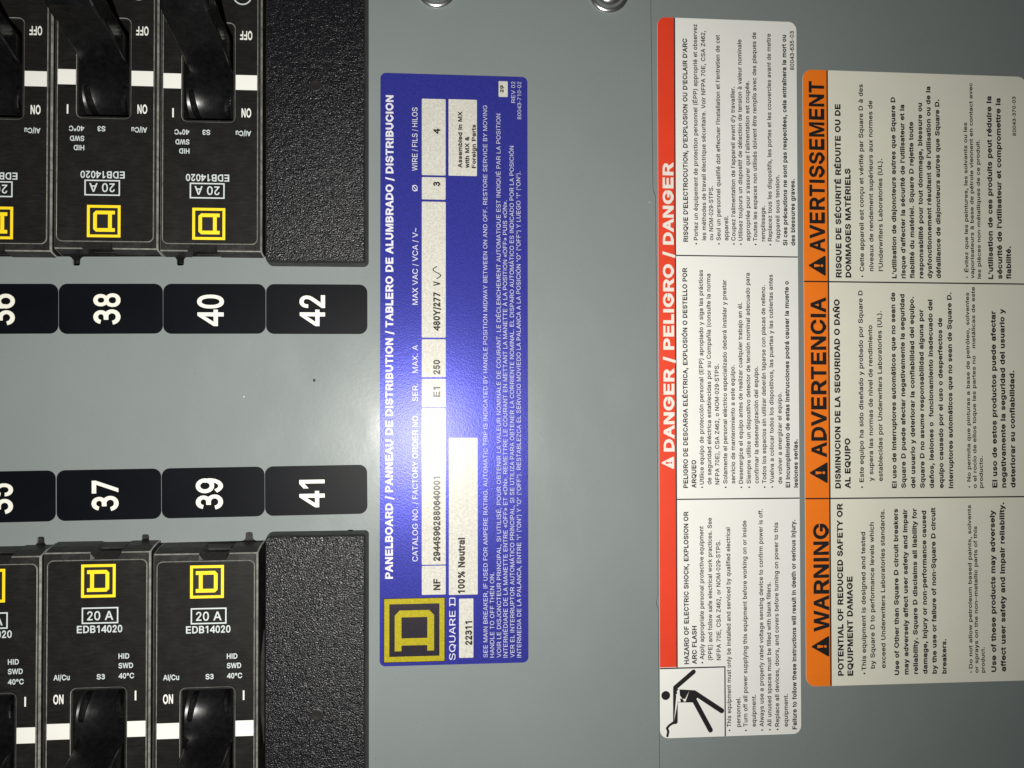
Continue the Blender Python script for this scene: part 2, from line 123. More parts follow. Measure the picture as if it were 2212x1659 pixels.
    '&': (929, [(640, 903, 602, 947, 551, 981, 489, 1002, 415, 1009, 342, 1002, 279, 981, 227, 946, 188, 901, 165, 846, 157, 783, 163, 728, 181, 676, 281, 541, 176, 461, 99, 373, 78, 321, 71, 262, 81, 188, 112, 122, 162, 66, 229, 23, 312, -4, 408, -13, 485, -7, 563, 13, 633, 46, 681, 84, 755, 0, 908, 0, 760, 171, 823, 282, 840, 354, 846, 441, 724, 441, 717, 365, 698, 298, 680, 263, 455, 522, 532, 576, 605, 639, 654, 711, 672, 795, 664, 852), (418, 906, 470, 898, 510, 875, 535, 840, 544, 796, 528, 737, 491, 692, 379, 610, 302, 714, 284, 784, 301, 848, 349, 891), (227, 172, 208, 212, 201, 258, 208, 302, 228, 343, 320, 428, 357, 453, 604, 173, 521, 116, 462, 98, 400, 91, 346, 97, 297, 113, 257, 138)]),
    '%': (1238, [(253, 679, 238, 718, 233, 811, 238, 855, 253, 893, 281, 920, 321, 929, 362, 920, 389, 893, 409, 811, 404, 718, 389, 679, 362, 652, 321, 644, 280, 652), (499, 864, 484, 913, 458, 955, 422, 988, 377, 1009, 321, 1016, 267, 1009, 221, 988, 185, 955, 158, 913, 142, 864, 137, 762, 142, 708, 158, 659, 184, 617, 221, 584, 266, 563, 321, 556, 376, 563, 421, 584, 457, 617, 483, 659, 499, 708, 505, 811), (878, 345, 918, 354, 959, 345, 986, 318, 1006, 236, 1000, 143, 985, 104, 958, 77, 918, 68, 877, 77, 849, 104, 834, 143, 829, 236, 834, 280, 850, 318), (755, 339, 739, 290, 734, 187, 739, 133, 755, 84, 781, 42, 817, 9, 863, -12, 918, -19, 972, -12, 1017, 9, 1053, 42, 1079, 84, 1095, 133, 1101, 236, 1095, 290, 1080, 339, 1054, 381, 1018, 413, 973, 435, 918, 442, 864, 435, 818, 413, 782, 381), (349, 0, 989, 1000, 883, 1000, 243, 0)]),
    '•': (487, [(381, 397, 376, 454, 362, 505, 341, 549, 313, 582, 280, 604, 244, 611, 208, 604, 175, 582, 147, 549, 125, 505, 111, 454, 107, 397, 111, 340, 125, 289, 147, 245, 175, 211, 208, 189, 244, 182, 280, 189, 313, 211, 341, 245, 362, 289, 376, 340)]),
    '°': (557, [(481, 781, 474, 841, 453, 895, 421, 942, 380, 978, 332, 1000, 279, 1008, 226, 1000, 177, 978, 136, 942, 103, 895, 83, 841, 76, 781, 83, 722, 103, 668, 136, 622, 177, 587, 226, 564, 279, 556, 332, 564, 380, 587, 421, 622, 453, 668, 474, 722), (279, 657, 222, 674, 182, 719, 167, 781, 182, 845, 222, 890, 279, 907, 335, 890, 376, 845, 391, 781, 376, 719, 335, 674)]),
    '~': (813, [(627, 291, 664, 320, 694, 364, 713, 422, 718, 497, 618, 497, 613, 445, 596, 408, 570, 385, 536, 377, 493, 390, 354, 502, 271, 523, 185, 501, 147, 472, 118, 428, 99, 370, 94, 295, 194, 295, 200, 349, 217, 386, 243, 407, 276, 413, 318, 401, 456, 290, 541, 269)]),
    'Ø': (1084, [(221, 618, 255, 716, 307, 794, 374, 850, 454, 885, 543, 896, 630, 885, 710, 851, 724, 839, 283, 240, 255, 283, 221, 382, 210, 499), (1002, 499, 987, 647, 942, 773, 879, 865, 955, 970, 865, 1032, 796, 937, 779, 951, 668, 998, 543, 1013, 417, 998, 306, 951, 213, 875, 142, 773, 97, 647, 82, 499, 97, 352, 142, 226, 206, 135, 129, 30, 219, -31, 289, 63, 306, 49, 417, 2, 543, -13, 668, 2, 779, 49, 872, 125, 942, 226, 987, 352), (710, 149, 630, 115, 543, 104, 454, 115, 374, 150, 361, 161, 801, 760, 830, 717, 863, 618, 874, 499, 863, 382, 830, 283, 778, 205)]),
    'é': (774, [(290, 121, 245, 158, 212, 209, 191, 273, 185, 333, 712, 333, 705, 475, 685, 554, 653, 619, 612, 670, 563, 709, 510, 735, 393, 756, 301, 743, 221, 706, 155, 648, 106, 569, 76, 475, 65, 367, 76, 260, 107, 167, 157, 90, 224, 32, 308, -4, 406, -16, 478, -10, 542, 9, 597, 38, 642, 77, 677, 124, 700, 178, 586, 207, 547, 143, 486, 104, 407, 91, 344, 98), (571, 528, 588, 467, 591, 434, 186, 434, 190, 474, 209, 530, 239, 578, 280, 616, 332, 641, 393, 649, 454, 641, 503, 617, 542, 579), (562, 1040, 431, 1040, 339, 843, 435, 843)]),
    'è': (774, [(290, 121, 245, 158, 212, 209, 191, 273, 185, 333, 712, 333, 705, 475, 685, 554, 653, 619, 612, 670, 563, 709, 510, 735, 393, 756, 301, 743, 221, 706, 155, 648, 106, 569, 76, 475, 65, 367, 76, 260, 107, 167, 157, 90, 224, 32, 308, -4, 406, -16, 478, -10, 542, 9, 597, 38, 642, 77, 677, 124, 700, 178, 586, 207, 547, 143, 486, 104, 407, 91, 344, 98), (571, 528, 588, 467, 591, 434, 186, 434, 190, 474, 209, 530, 239, 578, 280, 616, 332, 641, 393, 649, 454, 641, 503, 617, 542, 579), (349, 1040, 218, 1040, 344, 843, 441, 843)]),
    'ê': (774, [(290, 121, 245, 158, 212, 209, 191, 273, 185, 333, 712, 333, 705, 475, 685, 554, 653, 619, 612, 670, 563, 709, 510, 735, 393, 756, 301, 743, 221, 706, 155, 648, 106, 569, 76, 475, 65, 367, 76, 260, 107, 167, 157, 90, 224, 32, 308, -4, 406, -16, 478, -10, 542, 9, 597, 38, 642, 77, 677, 124, 700, 178, 586, 207, 547, 143, 486, 104, 407, 91, 344, 98), (571, 528, 588, 467, 591, 434, 186, 434, 190, 474, 209, 530, 239, 578, 280, 616, 332, 641, 393, 649, 454, 641, 503, 617, 542, 579), (181, 856, 297, 856, 391, 973, 484, 856, 601, 856, 446, 1040, 335, 1040)]),
    'î': (309, [(58, 856, 155, 973, 250, 856, 370, 856, 212, 1040, 98, 1040, -60, 861), (94, 746, 94, 0, 214, 0, 214, 746)]),
    'í': (309, [(214, 746, 94, 746, 94, 0, 214, 0), (331, 1040, 196, 1040, 102, 843, 201, 843)]),
    'ó': (774, [(185, 441, 202, 508, 231, 565, 271, 610, 323, 639, 386, 648, 452, 639, 504, 610, 544, 565, 573, 507, 590, 441, 595, 368, 590, 297, 573, 231, 544, 174, 504, 130, 452, 101, 386, 91, 323, 101, 271, 130, 231, 174, 202, 231, 185, 297, 180, 368), (711, 368, 701, 478, 670, 572, 622, 649, 557, 707, 478, 744, 386, 756, 296, 744, 218, 707, 153, 649, 104, 572, 74, 478, 64, 368, 74, 261, 104, 167, 153, 90, 218, 32, 296, -4, 386, -16, 478, -4, 557, 32, 622, 90, 670, 167, 701, 261), (426, 1040, 337, 843, 430, 843, 553, 1040)]),
    'ñ': (774, [(350, 1010, 304, 1019, 259, 1009, 227, 980, 208, 935, 200, 880, 281, 880, 290, 916, 315, 933, 425, 886, 472, 877, 514, 887, 546, 915, 566, 960, 574, 1016, 496, 1016, 484, 975, 459, 962, 426, 971), (559, 0, 675, 0, 675, 473, 667, 560, 644, 631, 607, 685, 558, 725, 498, 748, 430, 756, 354, 745, 287, 712, 233, 653, 212, 605, 211, 746, 99, 746, 99, 0, 215, 0, 215, 446, 221, 506, 239, 556, 267, 595, 304, 624, 348, 641, 397, 647, 464, 635, 516, 598, 549, 540, 559, 462)]),
    'á': (774, [(428, 2, 501, 48, 542, 102, 550, 102, 550, 0, 670, 0, 670, 494, 663, 570, 641, 629, 609, 675, 569, 708, 476, 746, 386, 756, 265, 738, 208, 715, 156, 680, 113, 633, 82, 572, 199, 538, 234, 591, 297, 634, 389, 650, 477, 633, 530, 583, 548, 501, 543, 477, 528, 462, 465, 446, 249, 414, 154, 380, 116, 352, 86, 316, 67, 270, 60, 212, 69, 144, 95, 88, 135, 42, 188, 10, 250, -10, 318, -17), (516, 358, 548, 373, 548, 271, 542, 226, 524, 183, 494, 145, 453, 115, 402, 96, 339, 89, 258, 103, 203, 142, 183, 206, 188, 245, 206, 274, 267, 312), (418, 1040, 323, 843, 423, 843, 554, 1040)]),
    'ç': (696, [(459, -1, 539, 42, 600, 110, 639, 201, 535, 230, 513, 174, 476, 130, 427, 101, 365, 91, 304, 101, 255, 130, 218, 174, 191, 231, 175, 297, 169, 368, 175, 441, 191, 508, 218, 565, 255, 610, 304, 639, 365, 648, 426, 639, 475, 611, 511, 569, 533, 515, 636, 544, 598, 633, 537, 700, 458, 741, 365, 756, 279, 744, 206, 707, 144, 649, 99, 572, 70, 478, 60, 368, 70, 261, 99, 167, 144, 90, 206, 32, 279, -4, 333, -12, 320, -122, 369, -122, 415, -132, 428, -166, 415, -200, 369, -210, 298, -210, 298, -281, 431, -274, 474, -253, 500, -218, 508, -167, 501, -120, 481, -86, 445, -66, 395, -58, 395, -11)]),
    'à': (774, [(428, 2, 501, 48, 542, 102, 550, 102, 550, 0, 670, 0, 670, 494, 663, 570, 641, 629, 609, 675, 569, 708, 476, 746, 386, 756, 265, 738, 208, 715, 156, 680, 113, 633, 82, 572, 199, 538, 234, 591, 297, 634, 389, 650, 477, 633, 530, 583, 548, 501, 543, 477, 528, 462, 465, 446, 249, 414, 154, 380, 116, 352, 86, 316, 67, 270, 60, 212, 69, 144, 95, 88, 135, 42, 188, 10, 250, -10, 318, -17), (516, 358, 548, 373, 548, 271, 542, 226, 524, 183, 494, 145, 453, 115, 402, 96, 339, 89, 258, 103, 203, 142, 183, 206, 188, 245, 206, 274, 267, 312), (198, 1040, 329, 843, 429, 843, 333, 1040)]),
    'É': (929, [(277, 888, 827, 888, 827, 1000, 133, 1000, 133, 0, 833, 0, 833, 112, 277, 112, 277, 450, 789, 450, 789, 562, 277, 562), (681, 1295, 530, 1295, 424, 1097, 535, 1097)]),
    'Ó': (1084, [(221, 618, 255, 716, 307, 794, 374, 850, 454, 885, 543, 896, 630, 885, 710, 851, 778, 795, 830, 717, 863, 618, 874, 499, 863, 382, 830, 283, 778, 205, 710, 149, 630, 115, 543, 104, 454, 115, 374, 150, 307, 206, 255, 283, 221, 382, 210, 499), (1002, 499, 987, 647, 942, 773, 872, 875, 779, 951, 668, 998, 543, 1013, 417, 998, 306, 951, 213, 875, 142, 773, 97, 647, 82, 499, 97, 352, 142, 226, 213, 125, 306, 49, 417, 2, 543, -13, 668, 2, 779, 49, 872, 125, 942, 226, 987, 352), (585, 1295, 488, 1097, 590, 1097, 724, 1295)]),
    'Ñ': (1006, [(613, 1270, 602, 1230, 577, 1217, 543, 1225, 466, 1265, 418, 1273, 373, 1263, 340, 1234, 321, 1189, 313, 1134, 395, 1134, 404, 1170, 430, 1187, 541, 1140, 589, 1132, 632, 1141, 665, 1170, 685, 1214, 693, 1270), (775, 149, 659, 359, 262, 1000, 115, 1000, 115, 0, 240, 0, 231, 845, 388, 570, 743, 0, 890, 0, 890, 1000, 766, 1000, 767, 309)]),
    'Á': (929, [(667, 279, 765, 0, 897, 0, 535, 1000, 390, 1000, 32, 0, 165, 0, 261, 279), (637, 1295, 504, 1295, 412, 1097, 509, 1097), (628, 391, 299, 391, 412, 729, 462, 898, 556, 595)]),
    'À': (929, [(667, 279, 765, 0, 897, 0, 535, 1000, 390, 1000, 32, 0, 165, 0, 261, 279), (423, 1295, 290, 1295, 418, 1097, 515, 1097), (628, 391, 299, 391, 412, 729, 462, 898, 556, 595)]),
    ' ': (387, []),
}

GLYPHS = {}
for _ch, (_adv, _loops) in GLYPH_DATA.items():
    GLYPHS[_ch] = (_adv / 1000, [[(L[i] / 1000, L[i + 1] / 1000) for i in range(0, len(L), 2)] for L in _loops])

def winding(x, y, loops):
    w = 0
    for c in loops:
        n = len(c)
        for i in range(n):
            x0, y0 = c[i]; x1, y1 = c[(i + 1) % n]
            if (y0 <= y) != (y1 <= y):
                if x0 + (y - y0) / (y1 - y0) * (x1 - x0) > x:
                    w += 1 if y1 > y0 else -1
    return w

def fill(loops):
    """triangulate closed loops (outer counter-clockwise, holes clockwise)"""
    P = []; E = []
    for c in loops:
        b = len(P)
        P += [Vector(p) for p in c]
        E += [(b + i, b + (i + 1) % len(c)) for i in range(len(c))]
    V, _, F, _, _, _ = delaunay_2d_cdt(P, E, [], 0, 1e-6)
    tris = []
    for f in F:
        a, b, c = f
        cr = (V[b] - V[a]).cross(V[c] - V[a])
        if abs(cr) < 1e-12:
            continue
        if winding((V[a].x + V[b].x + V[c].x) / 3, (V[a].y + V[b].y + V[c].y) / 3, loops) != 0:
            tris.append((a, b, c) if cr > 0 else (a, c, b))
    return [(v.x, v.y) for v in V], tris

def fatten(loop, o):
    n = len(loop); res = []
    for i in range(n):
        p = Vector(loop[i - 1]); q = Vector(loop[i]); r = Vector(loop[(i + 1) % n])
        d0 = (q - p).normalized(); d1 = (r - q).normalized()
        n0 = Vector((d0.y, -d0.x)); n1 = Vector((d1.y, -d1.x))
        m = n0 + n1
        if m.length < 1e-4:
            m = n0.copy()
        m.normalize()
        k = o / max(0.5, m.dot(n0))
        res.append((q.x + m.x * k, q.y + m.y * k))
    return res

_gcache = {}
def glyph(ch, wt):
    key = (ch, wt)
    if key not in _gcache:
        adv, loops = GLYPHS[ch]
        if wt and loops:
            s = 1 / (1 + 2 * wt)
            loops = [[(x, (y + wt) * s if y > -.05 else y) for x, y in fatten(L, wt)] for L in loops]
        if loops:
            V, T = fill(loops)
        else:
            V, T = [], []
        _gcache[key] = (adv + wt * .9, V, T)
    return _gcache[key]

def text_geo(s, wt, cap, length=0, track=0.0):
    """verts, tris of one line: reading along +x from 0, baseline y = 0"""
    pen = 0; items = []
    for ch in s:
        adv, V, T = glyph(ch, wt)
        items.append((pen, V, T)); pen += adv + track
    xs = [px + v[0] for px, V, T in items for v in V]
    x0, x1 = min(xs), max(xs)
    sx = cap if not length else length / (x1 - x0)
    VV = []; TT = []
    for px, V, T in items:
        b = len(VV)
        VV += [((px + x - x0) * sx, y * cap) for x, y in V]
        TT += [(a + b, c + b, d + b) for a, c, d in T]
    return VV, TT

# ---------------------------------------------------------------- materials
def mat(name, col, rough=.5, metal=0.0, spec=.5, coat=0.0, coat_rough=.1):
    m = bpy.data.materials.new(name); m.use_nodes = True
    b = m.node_tree.nodes["Principled BSDF"]
    b.inputs["Base Color"].default_value = (*col, 1)
    b.inputs["Roughness"].default_value = rough
    b.inputs["Metallic"].default_value = metal
    b.inputs["Specular IOR Level"].default_value = spec
    b.inputs["Coat Weight"].default_value = coat
    b.inputs["Coat Roughness"].default_value = coat_rough
    return m

def N(m, kind, **kw):
    n = m.node_tree.nodes.new(kind)
    for k, v in kw.items():
        setattr(n, k, v)
    return n

def LK(m, a, b):
    m.node_tree.links.new(a, b)

def coords(m, scale=(1, 1, 1)):
    tc = N(m, 'ShaderNodeTexCoord'); mp = N(m, 'ShaderNodeMapping')
    mp.inputs['Scale'].default_value = scale
    LK(m, tc.outputs['Object'], mp.inputs['Vector'])
    return mp.outputs['Vector']

def noise(m, vec, scale, detail=3.0, rough=.55):
    n = N(m, 'ShaderNodeTexNoise')
    n.inputs['Scale'].default_value = scale; n.inputs['Detail'].default_value = detail
    n.inputs['Roughness'].default_value = rough
    LK(m, vec, n.inputs['Vector'])
    return n.outputs['Fac']

def ramp(m, fac, stops):
    r = N(m, 'ShaderNodeValToRGB')
    el = r.color_ramp.elements
    while len(el) < len(stops):
        el.new(.5)
    for e, (p, c) in zip(el, stops):
        e.position = p; e.color = (*c, 1) if len(c) == 3 else c
    LK(m, fac, r.inputs['Fac'])
    return r.outputs['Color']

def mix(m, fac, a, b, blend='MIX'):
    x = N(m, 'ShaderNodeMix', data_type='RGBA', blend_type=blend)
    for sock, v in ((x.inputs[0], fac), (x.inputs[6], a), (x.inputs[7], b)):
        if isinstance(v, (int, float)):
            sock.default_value = v
        elif isinstance(v, tuple):
            sock.default_value = (*v, 1)
        else:
            LK(m, v, sock)
    return x.outputs[2]

def bump(m, height, strength, dist, prev=None):
    b = N(m, 'ShaderNodeBump')
    b.inputs['Strength'].default_value = strength; b.inputs['Distance'].default_value = dist
    LK(m, height, b.inputs['Height'])
    if prev is not None:
        LK(m, prev, b.inputs['Normal'])
    return b.outputs['Normal']

def bsdf(m):
    return m.node_tree.nodes["Principled BSDF"]

def g(v):
    return (v, v, v)

def make_paint():
    m = mat("grey_enamel", (.30, .335, .32), .36, spec=.24)
    v = coords(m)
    big = noise(m, v, 28, 3, .5)
    fine = noise(m, v, 2600, 2, .5)
    peel = noise(m, v, 900, 2, .5)
    c = mix(m, ramp(m, big, [(.35, g(0)), (.7, g(1))]), (.204, .231, .230), (.217, .245, .244))
    c = mix(m, ramp(m, fine, [(.3, g(0)), (.75, g(.35))]), c, (.165, .18, .175))
    # pale and dark flecks in the paint
    vo = N(m, 'ShaderNodeTexVoronoi'); vo.inputs['Scale'].default_value = 95; LK(m, v, vo.inputs['Vector'])
    fleck = ramp(m, vo.outputs['Distance'], [(.012, g(1)), (.02, g(0))])
    pick = ramp(m, vo.outputs['Color'], [(.62, g(0)), (.64, g(1))])
    f1 = mix(m, 1.0, fleck, pick, 'MULTIPLY')
    c = mix(m, f1, c, (.62, .63, .58))
    vo2 = N(m, 'ShaderNodeTexVoronoi'); vo2.inputs['Scale'].default_value = 130; LK(m, v, vo2.inputs['Vector'])
    f2 = ramp(m, vo2.outputs['Distance'], [(.014, g(.8)), (.024, g(0))])
    c = mix(m, f2, c, (.12, .135, .13))
    LK(m, c, bsdf(m).inputs['Base Color'])
    sm = noise(m, coords(m, (1, .55, 1)), 75, 5, .62)
    LK(m, ramp(m, sm, [(.38, g(.27)), (.52, g(.31)), (.72, g(.42))]), bsdf(m).inputs['Roughness'])
    LK(m, bump(m, peel, .22, .00006, bump(m, fine, .10, .00003)), bsdf(m).inputs['Normal'])
    return m

def make_grain():
    m = mat("grained_black_plastic", (.0045, .0045, .0065), .35, spec=.42)
    v = coords(m, (1, 1.35, 1))
    vo = N(m, 'ShaderNodeTexVoronoi', feature='SMOOTH_F1')
    vo.inputs['Scale'].default_value = 2700; vo.inputs['Smoothness'].default_value = .35
    wob = N(m, 'ShaderNodeTexNoise'); wob.inputs['Scale'].default_value = 700
    LK(m, v, wob.inputs['Vector'])
    ad = N(m, 'ShaderNodeVectorMath', operation='MULTIPLY_ADD')
    LK(m, wob.outputs['Color'], ad.inputs[0]); ad.inputs[1].default_value = (.0007, .0007, .0007); LK(m, v, ad.inputs[2])
    LK(m, ad.outputs[0], vo.inputs['Vector'])
    inv = N(m, 'ShaderNodeMath', operation='SUBTRACT'); inv.inputs[0].default_value = 1; LK(m, vo.outputs['Distance'], inv.inputs[1])
    big = noise(m, coords(m), 420, 2)
    LK(m, bump(m, inv.outputs[0], 1.0, .00012, bump(m, big, .4, .00028)), bsdf(m).inputs['Normal'])
    return m

def make_black(name, col, rough, dust=.0, brushed=False, spec=.4):
    m = mat(name, col, rough, spec=spec)
    v = coords(m)
    n1 = noise(m, coords(m, (1, 1, 1) if not brushed else (.35, 2.2, 1)), 900, 4, .65)
    n2 = noise(m, v, 160, 5, .65)
    c = mix(m, ramp(m, n1, [(.3, g(0)), (.8, g(1))]), col, tuple(x * 1.7 + .004 for x in col))
    if dust:
        c = mix(m, ramp(m, n2, [(.52, g(0)), (.82, g(dust))]), c, (.10, .095, .085))
    LK(m, c, bsdf(m).inputs['Base Color'])
    LK(m, ramp(m, n2, [(.3, g(max(.05, rough - .08))), (.75, g(min(1, rough + .14)))]), bsdf(m).inputs['Roughness'])
    LK(m, bump(m, n1, .25, .00004), bsdf(m).inputs['Normal'])
    return m

def make_worn_highlight():
    """edges of the moulding rubbed pale, with their flash highlight painted in"""
    m = mat("rubbed_highlit_edge", (.1, .1, .09), .42)
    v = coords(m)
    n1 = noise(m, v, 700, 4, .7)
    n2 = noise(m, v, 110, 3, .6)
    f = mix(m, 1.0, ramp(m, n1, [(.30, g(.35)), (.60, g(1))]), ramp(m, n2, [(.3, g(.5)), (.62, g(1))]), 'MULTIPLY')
    LK(m, mix(m, f, (.055, .056, .052), (.30, .305, .275)), bsdf(m).inputs['Base Color'])  # pale tone is rubbed plastic plus edge highlights put into the colour
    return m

def make_foil(name, col, metal, rough, sparkle, coat=0.0, spec=.35):
    """printed film over a metallised, finely grained backing"""
    m = mat(name, col, rough, metal=metal, spec=spec, coat=coat, coat_rough=.16)
    v = coords(m)
    n1 = noise(m, v, 2300, 2, .6)
    n2 = noise(m, v, 5200, 1, .5)
    c = mix(m, ramp(m, n1, [(.28, g(0)), (.74, g(1))]), tuple(x * .80 for x in col), tuple(min(1, x * 1.16) for x in col))
    LK(m, c, bsdf(m).inputs['Base Color'])
    LK(m, bump(m, n1, sparkle, .00010, bump(m, n2, sparkle * .7, .00005)), bsdf(m).inputs['Normal'])
    return m

def make_print(name, col, rough=.45, vary=.06, spec=.5):
    m = mat(name, col, rough, spec=spec)
    v = coords(m)
    n1 = noise(m, v, 60, 4, .6); n2 = noise(m, v, 1900, 2, .5)
    c = mix(m, ramp(m, n1, [(.3, g(0)), (.75, g(1))]), tuple(x * (1 - vary) for x in col), tuple(min(1, x * (1 + vary)) for x in col))
    c = mix(m, ramp(m, n2, [(.35, g(0)), (.8, g(.5))]), c, tuple(x * (1 - 1.5 * vary) for x in col))
    LK(m, c, bsdf(m).inputs['Base Color'])
    LK(m, bump(m, n2, .12, .00003), bsdf(m).inputs['Normal'])
    return m

M = {}
M['paint'] = make_paint()
M['grain'] = make_grain()
M['case'] = make_black("black_moulded_case", (.011, .0105, .010), .40, dust=.38, spec=.35)
M['face'] = make_black("black_face_pad", (.0065, .0062, .0056), .48, dust=.06, brushed=True, spec=.22)
M['lever'] = make_black("glossy_black_lever", (.0025, .0025, .003), .20, dust=.03, spec=.5)
M['drum'] = make_black("glossy_black_drum", (.003, .003, .0035), .23, dust=.0, spec=.42)
M['worn_highlight'] = make_worn_highlight()
M['dark'] = mat("dark_interior", (.006, .006, .007), .8)
M['tile'] = make_print("black_sticker_film", (.0032, .0038, .006), .44, .25, spec=.10)
M['tile_white'] = make_print("cream_numeral_ink", (.80, .785, .70), .5, .03)
M['mark_white'] = make_print("white_marking_ink", (.83, .83, .78), .5, .02)
M['grey_ink'] = make_print("pale_grey_ink", (.58, .64, .63), .5, .05)
M['yellow'] = make_print("yellow_ink", (.95, .68, .012), .5, .03)
M['blue'] = make_foil("blue_metallised_film", (.034, .037, .275), .20, .29, .27, spec=.13)
M['foil'] = make_foil("silver_foil_panel", (.56, .545, .49), .0, .26, .14, spec=.16)
M['foil_white'] = make_foil("silver_white_print", (.66, .66, .70), .0, .27, .14, spec=.12)
M['note_white'] = make_foil("thin_white_print", (.50, .50, .60), .0, .27, .14, spec=.12)
M['blue_yellow'] = make_foil("yellow_foil_print", (.40, .34, .02), .05, .28, .2, spec=.15)
M['blue_black'] = make_foil("dark_foil_print", (.022, .018, .026), .05, .28, .2)
M['ink'] = mat("black_ink", (.014, .013, .014), .42)
M['foil_ink'] = mat("thermal_ribbon_ink", (.030, .026, .020), .27, spec=.2)
M['red'] = make_print("red_label_print", (.74, .050, .016), .45, .05)
M['danger_paper'] = make_print("white_vinyl", (.81, .81, .775), .45, .02)
M['orange'] = make_print("orange_label_print", (.92, .205, .010), .48, .06)
M['warn_paper'] = make_print("cream_vinyl", (.80, .785, .675), .5, .03)
M['red_white'] = make_print("white_on_red_ink", (.78, .74, .68), .45, .02)
M['zinc'] = mat("zinc_plated_steel", (.62, .63, .62), .24, metal=.97)
M['speck'] = mat("dark_speck", (.02, .016, .014), .7)

# ---------------------------------------------------------------- mesh and object helpers
def link(o, parent=None):
    scene.collection.objects.link(o)
    if parent is not None:
        o.parent = parent
    return o

def mesh_obj(name, verts, faces, material, parent=None, smooth=False, mats=None, fmat=None):
    me = bpy.data.meshes.new(name)
    me.from_pydata([(x * MM, y * MM, z * MM) for x, y, z in verts], [], faces)
    for mt in (mats or [material]):
        me.materials.append(mt)
    if fmat:
        for p, i in zip(me.polygons, fmat):
            p.material_index = i
    if smooth:
        for p in me.polygons:
            p.use_smooth = True
    me.update()
    return link(bpy.data.objects.new(name, me), parent)

def thing(name, label, cat, loc=(0, 0, 0), rot=0.0, group=None):
    o = bpy.data.objects.new(name, None)
    o.empty_display_size = .004
    link(o)
    o.location = tuple(c * MM for c in loc); o.rotation_euler = (0, 0, rot)
    o["label"] = label; o["category"] = cat
    if group:
        o["group"] = group
    return o

def rrect(x0, y0, x1, y1, r, seg=6, ins=0.0):
    """rounded rectangle, counter-clockwise; r is one radius or four (from lower left, counter-clockwise)"""
    if not isinstance(r, (tuple, list)):
        r = (r,) * 4
    x0 += ins; y0 += ins; x1 -= ins; y1 -= ins
    pts = []
    for (cx, cy, sx, sy, a0), rr in zip(((x0, y0, 1, 1, 180), (x1, y0, -1, 1, 270), (x1, y1, -1, -1, 0), (x0, y1, 1, -1, 90)), r):
        rr = max(rr - ins, .02)
        for i in range(seg + 1):
            a = math.radians(a0 + 90 * i / seg)
            pts.append((cx + sx * rr + rr * math.cos(a), cy + sy * rr + rr * math.sin(a)))
    return pts

def flat(name, loops, z, material, parent):
    """flat print: loops filled at height z"""
    V, T = fill(loops)
    return mesh_obj(name, [(x, y, z) for x, y in V], T, material, parent)

def rings_obj(name, rings, material, parent, cap_top=True, cap_bottom=False, smooth=False):
    """skin a list of equally long closed rings of (x, y, z)"""
    n = len(rings[0]); V = [p for r in rings for p in r]; F = []
    for k in range(len(rings) - 1):
        for i in range(n):
            j = (i + 1) % n
            F.append((k * n + i, k * n + j, (k + 1) * n + j, (k + 1) * n + i))
    if cap_top:
        F.append(tuple((len(rings) - 1) * n + i for i in range(n)))
    if cap_bottom:
        F.append(tuple(reversed(range(n))))
    return mesh_obj(name, V, F, material, parent, smooth=smooth)

def slab(name, rect, r, z0, z1, material, parent, bev=.02, draft=0.0, seg=6):
    x0, y0, x1, y1 = rect
    def ring(ins, z):
        return [(x, y, z) for x, y in rrect(x0, y0, x1, y1, r, seg, ins)]
    return rings_obj(name, [ring(0, z0), ring(draft, z1 - bev), ring(draft + bev * .3, z1 - bev * .3), ring(draft + bev, z1)], material, parent)

def up_text(name, lines, z, material, parent):
    """lines (text, weight, cap height, baseline x, start y, length), reading along +y, as one print"""
    VV = []; TT = []
    for s, wt, cap, x, y, ln in lines:
        V, T = text_geo(s, wt, cap, ln)
        b = len(VV)
        VV += [(x - v, y + u, z) for u, v in V]
        TT += [(a + b, c + b, d + b) for a, c, d in T]
    return mesh_obj(name, VV, TT, material, parent)

def text_at(name, s, wt, cap, x, y, ln, z, material, parent):
    V, T = text_geo(s, wt, cap, ln)
    return mesh_obj(name, [(x + u, y + v, z) for u, v in V], T, material, parent)

def stroke(pts, w, seg=8):
    """outline loops of a round-capped stroke: one loop per segment"""
    loops = []
    for (ax, ay), (bx, by) in zip(pts[:-1], pts[1:]):
        a = math.atan2(by - ay, bx - ax); L = []
        for i in range(seg + 1):
            t = a - math.pi / 2 + math.pi * i / seg
            L.append((bx + w / 2 * math.cos(t), by + w / 2 * math.sin(t)))
        for i in range(seg + 1):
            t = a + math.pi / 2 + math.pi * i / seg
            L.append((ax + w / 2 * math.cos(t), ay + w / 2 * math.sin(t)))
        loops.append(L)
    return loops

def ccw(L):
    s = sum(L[i - 1][0] * L[i][1] - L[i][0] * L[i - 1][1] for i in range(len(L)))
    return L if s > 0 else L[::-1]

def rect_loop(x0, y0, x1, y1):
    return [(x0, y0), (x1, y0), (x1, y1), (x0, y1)]

LOGO_D = [[(.169, .173), (.735, .173), (.815, .255), (.815, .745), (.735, .827), (.169, .827), (.169, .715), (.258, .715), (.258, .285), (.169, .285)],
          [(.372, .285), (.372, .715), (.705, .715), (.705, .285)]]

